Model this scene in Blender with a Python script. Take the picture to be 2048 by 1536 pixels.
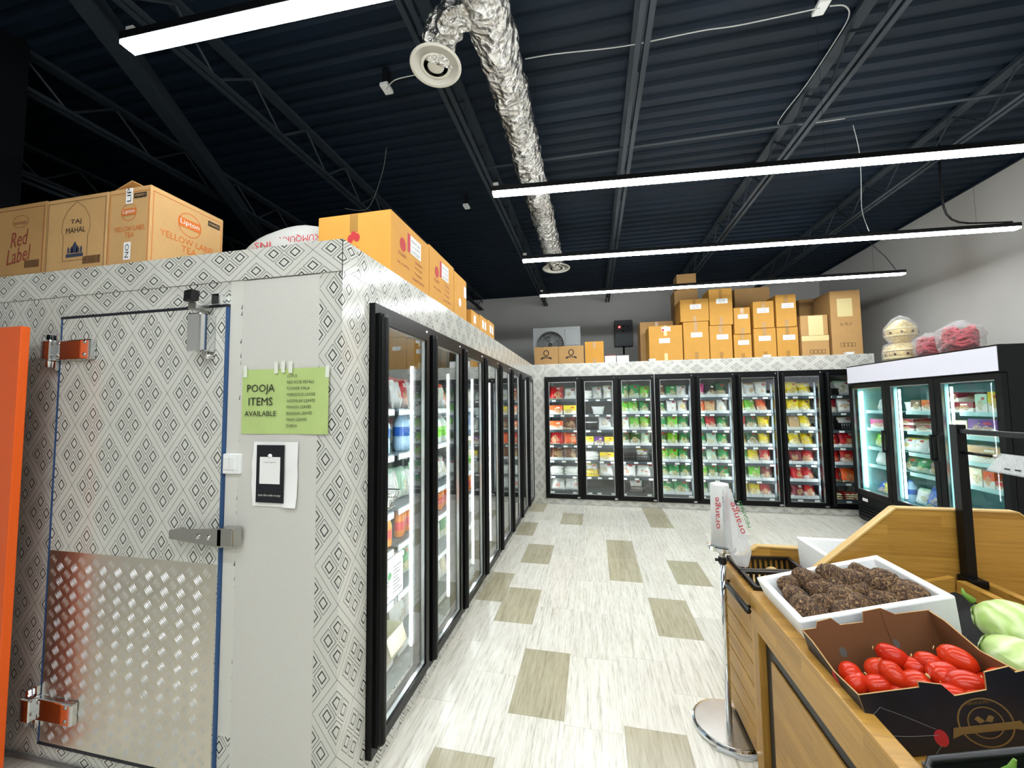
import bpy, bmesh, math, random
from mathutils import Vector, Matrix, noise
R = random.Random(7)
PI = math.pi
for o in list(bpy.data.objects):
    bpy.data.objects.remove(o)
scene = bpy.context.scene
COL = scene.collection

# ------------------------------------------------------------------ camera
F_PX, YAW, PITCH, ROLL, EYE = 769.53, -0.2067, 0.0579, -0.0115, 1.65
_cy, _sy, _cp, _sp = math.cos(YAW), math.sin(YAW), math.cos(PITCH), math.sin(PITCH)
FW = Vector((_sy * _cp, _cy * _cp, _sp))
_rt = Vector((_cy, -_sy, 0.0))
_up = _rt.cross(FW)
RT = _rt * math.cos(ROLL) + _up * math.sin(ROLL)
UP = _up * math.cos(ROLL) - _rt * math.sin(ROLL)
cam_data = bpy.data.cameras.new('camera')
cam = bpy.data.objects.new('camera', cam_data)
COL.objects.link(cam)
cam.matrix_world = Matrix(((RT.x, UP.x, -FW.x, 0), (RT.y, UP.y, -FW.y, 0), (RT.z, UP.z, -FW.z, EYE), (0, 0, 0, 1)))
cam_data.sensor_width = 36
cam_data.lens = 36 * F_PX / 2048
cam_data.clip_start = 0.02
scene.camera = cam


def ray(x, y):
    return FW + RT * ((x - 1024) / F_PX) + UP * ((768 - y) / F_PX)


def at_z(x, y, z):
    d = ray(x, y)
    return Vector((0, 0, EYE)) + d * ((z - EYE) / d.z)


def on_slope(x, y, z0, k, x0):
    # point of a photo pixel on the plane z = z0 + k (x - x0)
    d = ray(x, y)
    t = (z0 - k * x0 - EYE) / (d.z - k * d.x)
    return Vector((0, 0, EYE)) + d * t


# ------------------------------------------------------------------ world and view
world = bpy.data.worlds.new('world')
scene.world = world
world.use_nodes = True
world.node_tree.nodes['Background'].inputs[0].default_value = (0.55, 0.62, 0.7, 1)
world.node_tree.nodes['Background'].inputs[1].default_value = 0.0
scene.view_settings.view_transform = 'Standard'
scene.view_settings.look = 'None'
scene.view_settings.gamma = 1
scene.view_settings.use_curve_mapping = False
scene.view_settings.exposure = 0.8
TUBE_POWER = 30.0      # radiance of the hanging linear lamps
LED_POWER = 25.0       # radiance of the cabinet LED strips

# ------------------------------------------------------------------ materials
MATS = {}


def lin(c):
    if isinstance(c, str):
        c = tuple(int(c[i:i + 2], 16) / 255 for i in (0, 2, 4))
    return tuple((x / 12.92 if x <= 0.04045 else ((x + 0.055) / 1.055) ** 2.4) for x in c)


def base(name):
    m = bpy.data.materials.new(name)
    m.use_nodes = True
    MATS[name] = m
    nt = m.node_tree
    return m, nt, nt.nodes['Principled BSDF']


def nd(nt, kind, **kw):
    n = nt.nodes.new(kind)
    for k, v in kw.items():
        if k.startswith('i_'):
            key = k[2:]
            n.inputs[int(key) if key.isdigit() else key].default_value = v
        else:
            setattr(n, k, v)
    return n


def mth(nt, op, a, b=None, c=None):
    n = nt.nodes.new('ShaderNodeMath')
    n.operation = op
    for i, v in enumerate((a, b, c)):
        if v is None:
            continue
        if isinstance(v, (int, float)):
            n.inputs[i].default_value = v
        else:
            nt.links.new(v, n.inputs[i])
    return n.outputs[0]


def mixc(nt, f, a, b):
    n = nt.nodes.new('ShaderNodeMix')
    n.data_type = 'RGBA'
    for sock, v in ((n.inputs[0], f), (n.inputs[6], a), (n.inputs[7], b)):
        if isinstance(v, (int, float)):
            sock.default_value = v
        elif isinstance(v, tuple):
            sock.default_value = (*v[:3], 1)
        else:
            nt.links.new(v, sock)
    return n.outputs[2]


def ramp(nt, f, stops):
    n = nt.nodes.new('ShaderNodeValToRGB')
    cr = n.color_ramp
    while len(cr.elements) < len(stops):
        cr.elements.new(0.5)
    for e, (p, c) in zip(cr.elements, stops):
        e.position = p
        e.color = (*c[:3], 1)
    nt.links.new(f, n.inputs[0])
    return n.outputs[0]


def bump(nt, bs, h, strength=0.3, dist=0.01):
    b = nd(nt, 'ShaderNodeBump', i_Strength=strength, i_Distance=dist)
    nt.links.new(h, b.inputs['Height'])
    nt.links.new(b.outputs[0], bs.inputs['Normal'])


def scaled(nt, src, s):
    m = nd(nt, 'ShaderNodeMapping')
    m.inputs['Scale'].default_value = s
    nt.links.new(src, m.inputs[0])
    return m.outputs[0]


def noise_n(nt, vec, scale, detail=3, rough=0.5):
    n = nd(nt, 'ShaderNodeTexNoise', i_Scale=scale, i_Detail=detail, i_Roughness=rough)
    if vec is not None:
        nt.links.new(vec, n.inputs[0])
    return n


def plain(name, col, rough=0.5, metal=0.0, spec=0.5, vary=0.0, vscale=8, bmp=0.0, bscale=40, coat=0.0):
    if name in MATS:
        return MATS[name]
    m, nt, bs = base(name)
    c = lin(col)
    bs.inputs['Base Color'].default_value = (*c, 1)
    bs.inputs['Roughness'].default_value = rough
    bs.inputs['Metallic'].default_value = metal
    bs.inputs['Specular IOR Level'].default_value = spec
    bs.inputs['Coat Weight'].default_value = coat
    tc = nd(nt, 'ShaderNodeTexCoord').outputs['Object']
    if vary:
        n = noise_n(nt, tc, vscale, 4)
        nt.links.new(ramp(nt, n.outputs[0], [(0.3, tuple(x * (1 - vary) for x in c)), (0.7, tuple(min(1, x * (1 + vary)) for x in c))]), bs.inputs['Base Color'])
    if bmp:
        bump(nt, bs, noise_n(nt, tc, bscale, 4).outputs[0], bmp, 0.004)
    return m


def emit(name, col, power):
    m, nt, bs = base(name)
    bs.inputs['Base Color'].default_value = (*col, 1)
    bs.inputs['Emission Color'].default_value = (*col, 1)
    bs.inputs['Emission Strength'].default_value = power
    return m


def pattern_mat(name, turn):
    # printed film: lattice of thin lines, four double diamonds in every lattice cell (UV in metres)
    m, nt, bs = base(name)
    uv = nd(nt, 'ShaderNodeTexCoord').outputs['UV']
    sp = nd(nt, 'ShaderNodeSeparateXYZ')
    nt.links.new(uv, sp.inputs[0])
    u, v = (sp.outputs[1], sp.outputs[0]) if turn else (sp.outputs[0], sp.outputs[1])
    p, q = mth(nt, 'DIVIDE', u, 0.222), mth(nt, 'DIVIDE', v, 0.288)
    fa = mth(nt, 'FRACT', mth(nt, 'ADD', mth(nt, 'ADD', p, q), 40.0))
    fb = mth(nt, 'FRACT', mth(nt, 'ADD', mth(nt, 'SUBTRACT', p, q), 40.0))
    ca, cb = mth(nt, 'ABSOLUTE', mth(nt, 'SUBTRACT', fa, 0.5)), mth(nt, 'ABSOLUTE', mth(nt, 'SUBTRACT', fb, 0.5))
    lat = mth(nt, 'GREATER_THAN', mth(nt, 'MAXIMUM', ca, cb), 0.4945)
    d = mth(nt, 'MAXIMUM', mth(nt, 'ABSOLUTE', mth(nt, 'SUBTRACT', ca, 0.192)), mth(nt, 'ABSOLUTE', mth(nt, 'SUBTRACT', cb, 0.192)))
    ro = mth(nt, 'LESS_THAN', mth(nt, 'ABSOLUTE', mth(nt, 'SUBTRACT', d, 0.162)), 0.007)
    ri = mth(nt, 'LESS_THAN', mth(nt, 'ABSOLUTE', mth(nt, 'SUBTRACT', d, 0.084)), 0.0125)
    thin = mth(nt, 'MULTIPLY', mth(nt, 'MAXIMUM', lat, ro), 0.88)
    mask = mth(nt, 'MAXIMUM', thin, ri)
    dirt = noise_n(nt, uv, 1.7, 5, 0.6).outputs[0]
    bg = ramp(nt, dirt, [(0.3, lin('c6c6bd')), (0.7, lin('d2d2ca'))])
    nt.links.new(mixc(nt, mask, bg, lin('0e1016')), bs.inputs['Base Color'])
    bs.inputs['Roughness'].default_value = 0.16
    bs.inputs['Specular IOR Level'].default_value = 0.5
    bump(nt, bs, noise_n(nt, scaled(nt, uv, (9, 1.2, 1)), 3.0, 2).outputs[0], 0.05, 0.02)
    return m


pattern_mat('film', False)
pattern_mat('film_turned', True)


def tile_mat(name, lo, hi, streak):
    m, nt, bs = base(name)
    tc = nd(nt, 'ShaderNodeTexCoord').outputs['Object']
    geo = nd(nt, 'ShaderNodeNewGeometry').outputs['Position']
    oi = nd(nt, 'ShaderNodeObjectInfo').outputs['Random']
    add = nd(nt, 'ShaderNodeVectorMath', operation='ADD')
    cmb = nd(nt, 'ShaderNodeCombineXYZ')
    nt.links.new(mth(nt, 'MULTIPLY', oi, 37.0), cmb.inputs[2])
    nt.links.new(geo, add.inputs[0])
    nt.links.new(cmb.outputs[0], add.inputs[1])
    n1 = noise_n(nt, scaled(nt, add.outputs[0], (60, 3.2, 1)), 1.0, 6, 0.65).outputs[0]
    n2 = noise_n(nt, scaled(nt, add.outputs[0], (170, 11, 1)), 1.0, 3, 0.6).outputs[0]
    s = mth(nt, 'ADD', mth(nt, 'MULTIPLY', n1, 0.6), mth(nt, 'MULTIPLY', n2, 0.4))
    c = ramp(nt, s, [(0.34, streak), (0.47, lo), (0.62, hi)])
    tone = mth(nt, 'ADD', mth(nt, 'MULTIPLY', oi, 0.1), 0.93)
    vm = nd(nt, 'ShaderNodeVectorMath', operation='SCALE')
    nt.links.new(c, vm.inputs[0])
    nt.links.new(tone, vm.inputs['Scale'])
    nt.links.new(vm.outputs[0], bs.inputs['Base Color'])
    bs.inputs['Roughness'].default_value = 0.2
    bump(nt, bs, noise_n(nt, tc, 9, 3).outputs[0], 0.03, 0.01)
    return m


tile_mat('tile_light', lin('d9d5c7'), lin('e9e6dc'), lin('b0ab9c'))
tile_mat('tile_beige', lin('aea68b'), lin('bcb49a'), lin('8f8871'))


def wood_mat(name, dark, light, along_v=False):
    m, nt, bs = base(name)
    uv = nd(nt, 'ShaderNodeTexCoord').outputs['UV']
    if along_v:
        r = nd(nt, 'ShaderNodeMapping')
        r.inputs['Rotation'].default_value = (0, 0, PI / 2)
        nt.links.new(uv, r.inputs[0])
        uv = r.outputs[0]
    br = nd(nt, 'ShaderNodeTexBrick', offset=0.37, i_Scale=1.0)
    br.inputs['Brick Width'].default_value = 0.31
    br.inputs['Row Height'].default_value = 0.043
    br.inputs['Mortar Size'].default_value = 0.0
    br.inputs['Color1'].default_value = (0, 0, 0, 1)
    br.inputs['Color2'].default_value = (1, 1, 1, 1)
    nt.links.new(uv, br.inputs[0])
    g = noise_n(nt, scaled(nt, uv, (4, 95, 1)), 1.0, 6, 0.65).outputs[0]
    f = mth(nt, 'ADD', mth(nt, 'MULTIPLY', br.outputs[0], 0.28), mth(nt, 'MULTIPLY', g, 0.8))
    nt.links.new(ramp(nt, f, [(0.25, lin(dark)), (0.8, lin(light))]), bs.inputs['Base Color'])
    bs.inputs['Roughness'].default_value = 0.42
    bump(nt, bs, g, 0.08, 0.003)
    return m


wood_mat('oak', '8e651f', 'bf9142')
wood_mat('oak_upright', '8e651f', 'bf9142', True)
wood_mat('oak_edge', 'c19c58', 'd8b878')


def carton_mat(name, col, vary=0.08):
    m, nt, bs = base(name)
    tc = nd(nt, 'ShaderNodeTexCoord').outputs['Object']
    c = lin(col)
    n = noise_n(nt, tc, 5, 5, 0.6).outputs[0]
    n2 = noise_n(nt, scaled(nt, tc, (300, 300, 40)), 1, 2).outputs[0]
    f = mth(nt, 'ADD', mth(nt, 'MULTIPLY', n, 0.7), mth(nt, 'MULTIPLY', n2, 0.3))
    nt.links.new(ramp(nt, f, [(0.3, tuple(x * (1 - vary) for x in c)), (0.7, tuple(x * (1 + vary) for x in c))]), bs.inputs['Base Color'])
    bs.inputs['Roughness'].default_value = 0.75
    bump(nt, bs, n, 0.1, 0.01)
    return m


carton_mat('carton', 'b28a55')
carton_mat('carton_pale', 'c49c66')
carton_mat('carton_yellow', 'c88f35')
carton_mat('carton_mustard', 'bd8a38')
carton_mat('carton_inside', '7a5130')
carton_mat('carton_cream', 'd8cdae')


def pack_mat(name, style):
    # printed food packet: colour of the object, a pale panel, a picture patch and a small badge
    m, nt, bs = base(name)
    uv = nd(nt, 'ShaderNodeTexCoord').outputs['UV']
    oi = nd(nt, 'ShaderNodeObjectInfo')
    col, rnd = oi.outputs['Color'], oi.outputs['Random']
    sp = nd(nt, 'ShaderNodeSeparateXYZ')
    nt.links.new(uv, sp.inputs[0])
    u, v = sp.outputs[0], sp.outputs[1]
    off = nd(nt, 'ShaderNodeCombineXYZ')
    nt.links.new(mth(nt, 'MULTIPLY', rnd, 50.0), off.inputs[2])
    ad = nd(nt, 'ShaderNodeVectorMath', operation='ADD')
    nt.links.new(uv, ad.inputs[0])
    nt.links.new(off.outputs[0], ad.inputs[1])
    n1 = noise_n(nt, ad.outputs[0], 3.2, 3, 0.6)
    n2 = noise_n(nt, ad.outputs[0], 11.0, 3, 0.7)
    wav = mth(nt, 'ADD', v, mth(nt, 'MULTIPLY', mth(nt, 'SUBTRACT', n1.outputs[0], 0.5), 0.5))
    sky = mth(nt, 'GREATER_THAN', wav, {'band': 0.34, 'full': 0.1, 'pale': 0.86, 'box': 0.45}[style])
    pale = {'band': lin('dfe3d6'), 'full': lin('d9c9a8'), 'pale': lin('e6e6e2'), 'box': lin('ece6da')}[style]
    if style == 'band':
        pale = mixc(nt, 0.3, pale, col)
    c = mixc(nt, sky, pale, col)
    food = ramp(nt, n2.outputs[0], [(0.35, lin('4c2e14')), (0.48, lin('c89a55')), (0.58, lin('e8d6b0')), (0.66, lin('3c6b25'))])
    vs = mth(nt, 'MULTIPLY', mixc(nt, 0.35, food, col), 1.0) if False else mixc(nt, 0.3, food, col)
    du, dv = mth(nt, 'SUBTRACT', u, mth(nt, 'ADD', mth(nt, 'MULTIPLY', rnd, 0.4), 0.3)), mth(nt, 'SUBTRACT', v, {'band': 0.32, 'full': 0.36, 'pale': 0.4, 'box': 0.45}[style])
    rr = mth(nt, 'ADD', mth(nt, 'MULTIPLY', du, du), mth(nt, 'MULTIPLY', mth(nt, 'MULTIPLY', dv, dv), 1.6))
    patch = mth(nt, 'LESS_THAN', mth(nt, 'ADD', rr, mth(nt, 'MULTIPLY', mth(nt, 'SUBTRACT', n1.outputs[0], 0.4), 0.5)), {'band': 0.12, 'full': 0.13, 'pale': 0.085, 'box': 0.14}[style])
    c = mixc(nt, mth(nt, 'MULTIPLY', patch, 0.85), c, vs)
    bx = mth(nt, 'MULTIPLY', mth(nt, 'LESS_THAN', mth(nt, 'ABSOLUTE', mth(nt, 'SUBTRACT', u, 0.66)), 0.13), mth(nt, 'LESS_THAN', mth(nt, 'ABSOLUTE', mth(nt, 'SUBTRACT', v, 0.76)), 0.07))
    badge = mixc(nt, mth(nt, 'GREATER_THAN', rnd, 0.5), lin('c8232a'), lin('efe9d8'))
    c = mixc(nt, mth(nt, 'MULTIPLY', bx, 0.9), c, badge)
    nt.links.new(c, bs.inputs['Base Color'])
    bs.inputs['Roughness'].default_value = 0.5 if style == 'box' else 0.24
    if style != 'box':
        bump(nt, bs, n2.outputs[0], 0.35, 0.02)
    return m


for s_ in ('band', 'full', 'pale', 'box'):
    pack_mat('pack_' + s_, s_)


def glass_mat(name, tint, refl):
    m = bpy.data.materials.new(name)
    m.use_nodes = True
    MATS[name] = m
    nt = m.node_tree
    nt.nodes.clear()
    tr = nd(nt, 'ShaderNodeBsdfTransparent')
    tr.inputs[0].default_value = (*tint, 1)
    gl = nd(nt, 'ShaderNodeBsdfGlossy', i_Roughness=0.0)
    lw = nd(nt, 'ShaderNodeLayerWeight', i_Blend=0.5)      # Schlick reflectance, the same from both sides of the pane
    sch = mth(nt, 'ADD', mth(nt, 'MULTIPLY', mth(nt, 'POWER', lw.outputs['Facing'], 5.0), 0.9), 0.04)
    mx = nd(nt, 'ShaderNodeMixShader')
    nt.links.new(mth(nt, 'MULTIPLY', sch, refl), mx.inputs[0])
    nt.links.new(tr.outputs[0], mx.inputs[1])
    nt.links.new(gl.outputs[0], mx.inputs[2])
    out = nd(nt, 'ShaderNodeOutputMaterial')
    nt.links.new(mx.outputs[0], out.inputs[0])
    return m


glass_mat('glass', (0.94, 0.97, 0.965), 1.9)
glass_mat('glass_fridge', (0.92, 0.975, 0.975), 1.2)


def cling_mat(name, tint, dens, bmp=0.9, sc=22):
    # clear plastic film with crinkled highlights
    m = bpy.data.materials.new(name)
    m.use_nodes = True
    MATS[name] = m
    nt = m.node_tree
    nt.nodes.clear()
    tr = nd(nt, 'ShaderNodeBsdfTransparent')
    tr.inputs[0].default_value = (0.95, 0.95, 0.95, 1)
    pr = nd(nt, 'ShaderNodeBsdfPrincipled')
    pr.inputs['Base Color'].default_value = (*tint, 1)
    pr.inputs['Roughness'].default_value = 0.15
    tc = nd(nt, 'ShaderNodeTexCoord').outputs['Object']
    n = noise_n(nt, tc, sc, 4, 0.65).outputs[0]
    b = nd(nt, 'ShaderNodeBump', i_Strength=bmp, i_Distance=0.03)
    nt.links.new(n, b.inputs['Height'])
    nt.links.new(b.outputs[0], pr.inputs['Normal'])
    lw = nd(nt, 'ShaderNodeLayerWeight', i_Blend=0.35)
    nt.links.new(b.outputs[0], lw.inputs['Normal'])
    f = mth(nt, 'ADD', mth(nt, 'MULTIPLY', lw.outputs[1], 0.6), dens)
    mx = nd(nt, 'ShaderNodeMixShader')
    nt.links.new(f, mx.inputs[0])
    nt.links.new(tr.outputs[0], mx.inputs[1])
    nt.links.new(pr.outputs[0], mx.inputs[2])
    out = nd(nt, 'ShaderNodeOutputMaterial')
    nt.links.new(mx.outputs[0], out.inputs[0])
    return m


cling_mat('cling', (0.8, 0.8, 0.8), 0.02)
cling_mat('bag_film', (0.8, 0.82, 0.82), 0.4, 0.25, 12)
cling_mat('clear_plastic', (0.85, 0.9, 0.92), 0.3, 0.4, 14)

plain('cream_panel', 'd2d1c8', 0.32, vary=0.03, vscale=3)
plain('grey_panel', 'cdccc4', 0.4, vary=0.02, vscale=120)
plain('black_frame', '050607', 0.36, spec=0.25)
plain('black_satin', '08090a', 0.38, spec=0.3)
plain('black_plastic', '0c0d0e', 0.38)
plain('aluminium', 'd4d6d6', 0.28, 1.0)
plain('chrome', 'dfe1e2', 0.08, 1.0)
plain('brushed_steel', 'b9b8b4', 0.25, 1.0, bmp=0.05, bscale=80)
plain('tread', 'e6e2d6', 0.3, 1.0, vary=0.05, vscale=5, bmp=0.04, bscale=14)
plain('gasket_blue', '2a4f7d', 0.5)
plain('gasket_dark', '10151f', 0.6)
plain('inner_wall', 'c9cfcd', 0.45)
plain('inner_floor', '9aa19f', 0.4, 0.4)
plain('shelf_grey', '6f7a80', 0.45, 0.2)
plain('shelf_dark', '3a444b', 0.45)
plain('white_plastic', 'e9ebe9', 0.4)
plain('tray_white', 'cfd4d4', 0.4)
plain('white_paper', 'ededea', 0.8)
plain('wall_white', 'c4c3bf', 0.8, vary=0.03, vscale=2, bmp=0.08, bscale=200)
plain('wall_black', '04080d', 0.85, spec=0.2)
plain('deck_black', '0d1d2b', 0.6, spec=0.25, vary=0.2, vscale=1.5)
plain('joist_paint', '2b343b', 0.55, spec=0.3)
plain('joist_dark', '0a0f15', 0.6, spec=0.3)
plain('foam', 'edefee', 0.7, vary=0.02, vscale=60, bmp=0.12, bscale=160)
plain('roll_plastic', 'cfd0cd', 0.3)
plain('ink_black', '131313', 0.7)
plain('ink_grey', '6b6a66', 0.7)
plain('ink_red', 'b5262b', 0.7)
plain('ink_orange', 'cf6f25', 0.7)
plain('ink_maroon', '8d3a2c', 0.7)
plain('ink_navy', '323a52', 0.7)
plain('ink_brown', '6b4a2a', 0.7)
plain('ink_gold', '7a6034', 0.6)
plain('ink_green', '1f7a3a', 0.7)
plain('ink_white', 'e8e6df', 0.7)
plain('sign_green', 'b3c97e', 0.75, vary=0.03, vscale=10)
plain('tape', 'e2e6da', 0.25)
plain('tape_brown', 'a2793d', 0.22)
plain('tape_beige', 'd5c48c', 0.4)
plain('orange_paint', 'e55a08', 0.4, vary=0.03, vscale=200)
plain('shelf_white', 'dcdcd8', 0.45)
plain('perforated_red', 'a3231d', 0.5)
plain('mint_wall', '93c9c6', 0.45)
plain('mint_shelf', 'b0d8d5', 0.4)
plain('fridge_black', '06090b', 0.36, spec=0.3)
plain('diffuser_white', 'dad8cb', 0.5)
plain('wire_white', 'c6c8c4', 0.5)
plain('ac_grey', '9a9f9e', 0.5)
plain('metal_box_grey', '4a5053', 0.5)
plain('sack_white', 'b4b3ae', 0.6, bmp=0.3, bscale=12)
plain('gold_cloth', 'd9c48d', 0.4, 0.25, vary=0.35, vscale=45, bmp=0.4, bscale=60)
plain('gold_band', 'e9dcae', 0.35, 0.2, vary=0.2, vscale=70)
plain('dark_gem', '3a1220', 0.2)
plain('garland_red', 'b0444c', 0.6, vary=0.5, vscale=30, bmp=0.6, bscale=30)
plain('leaf_green', '6f9a3a', 0.5)
plain('okra_green', '5f8f2c', 0.5, vary=0.2, vscale=40)
plain('lemon', 'f1cf1c', 0.35, bmp=0.1, bscale=120)
plain('net_black', '15191b', 0.8, vary=0.4, vscale=160, bmp=0.4, bscale=160)
plain('juice_orange', 'ef8a1d', 0.2)
plain('cap_red', 'd8332a', 0.35)
plain('cap_blue', '2a5fb0', 0.35)
plain('cap_green', '2f9a3e', 0.35)
plain('label_lime', '7ed321', 0.5)
plain('milk_white', 'e4e8e8', 0.3)
plain('water_blue', 'a8c8e0', 0.15)
plain('board_dark', '0a0d16', 0.5, vary=0.2, vscale=6)

# navy printed carton outside
m, nt, bs = base('carton_navy')
tc = nd(nt, 'ShaderNodeTexCoord').outputs['Object']
n = noise_n(nt, tc, 6, 6, 0.65).outputs[0]
nt.links.new(ramp(nt, n, [(0.35, lin('090b12')), (0.62, lin('141824')), (0.75, lin('24201e'))]), bs.inputs['Base Color'])
bs.inputs['Roughness'].default_value = 0.5

# crumpled foil
m, nt, bs = base('foil')
tc = nd(nt, 'ShaderNodeTexCoord').outputs['Object']
bs.inputs['Base Color'].default_value = (0.72, 0.71, 0.67, 1)
bs.inputs['Metallic'].default_value = 1
bs.inputs['Roughness'].default_value = 0.24
vo = nd(nt, 'ShaderNodeTexVoronoi', i_Scale=17)
nt.links.new(scaled(nt, tc, (1, 1.6, 1)), vo.inputs[0])
nn = noise_n(nt, tc, 16, 5, 0.7).outputs[0]
bump(nt, bs, mth(nt, 'ADD', vo.outputs[0], nn), 0.75, 0.05)

# tomato, taro, cabbage, potato
m, nt, bs = base('tomato')
tc = nd(nt, 'ShaderNodeTexCoord').outputs['Object']
rn = nd(nt, 'ShaderNodeObjectInfo').outputs['Random']
n = noise_n(nt, tc, 14, 2).outputs[0]
red = ramp(nt, n, [(0.3, lin('ae1c08')), (0.7, lin('ca3212'))])
nt.links.new(mixc(nt, mth(nt, 'MULTIPLY', mth(nt, 'POWER', rn, 3.0), 0.5), red, lin('d8481e')), bs.inputs['Base Color'])
bs.inputs['Roughness'].default_value = 0.22
bs.inputs['Specular IOR Level'].default_value = 0.35
m, nt, bs = base('taro')
tc = nd(nt, 'ShaderNodeTexCoord').outputs['Object']
w = nd(nt, 'ShaderNodeTexWave', bands_direction='X', i_Scale=24, i_Distortion=14, i_Detail=4)
w.inputs['Detail Scale'].default_value = 2.5
nt.links.new(tc, w.inputs[0])
n = noise_n(nt, tc, 55, 5, 0.7).outputs[0]
f = mth(nt, 'ADD', mth(nt, 'MULTIPLY', w.outputs[1], 0.3), mth(nt, 'MULTIPLY', n, 0.75))
nt.links.new(ramp(nt, f, [(0.3, lin('22150c')), (0.5, lin('4d3624')), (0.66, lin('7a5d3e')), (0.82, lin('b59a70'))]), bs.inputs['Base Color'])
bs.inputs['Roughness'].default_value = 0.85
bump(nt, bs, f, 0.5, 0.008)
m, nt, bs = base('cabbage')
tc = nd(nt, 'ShaderNodeTexCoord').outputs['Object']
w = nd(nt, 'ShaderNodeTexWave', i_Scale=7, i_Distortion=10, i_Detail=3)
nt.links.new(tc, w.inputs[0])
n = noise_n(nt, tc, 9, 4).outputs[0]
f = mth(nt, 'ADD', mth(nt, 'MULTIPLY', w.outputs[1], 0.35), mth(nt, 'MULTIPLY', n, 0.65))
nt.links.new(ramp(nt, f, [(0.2, lin('a9c96a')), (0.55, lin('c8dd96')), (0.8, lin('e6eec4'))]), bs.inputs['Base Color'])
bs.inputs['Roughness'].default_value = 0.42
bump(nt, bs, f, 0.5, 0.015)
plain('potato', 'c9ac72', 0.7, vary=0.15, vscale=25, bmp=0.2, bscale=40)
emit('tube_light', (0.94, 0.98, 1.0), TUBE_POWER)
emit('led', (0.93, 0.98, 1.0), LED_POWER)
emit('led_fridge', (0.9, 0.97, 1.0), 6.5)
emit('sign_lit', (0.5, 0.5, 0.56), 0.28)
emit('red_dot', (1, 0.05, 0.05), 6)


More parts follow.
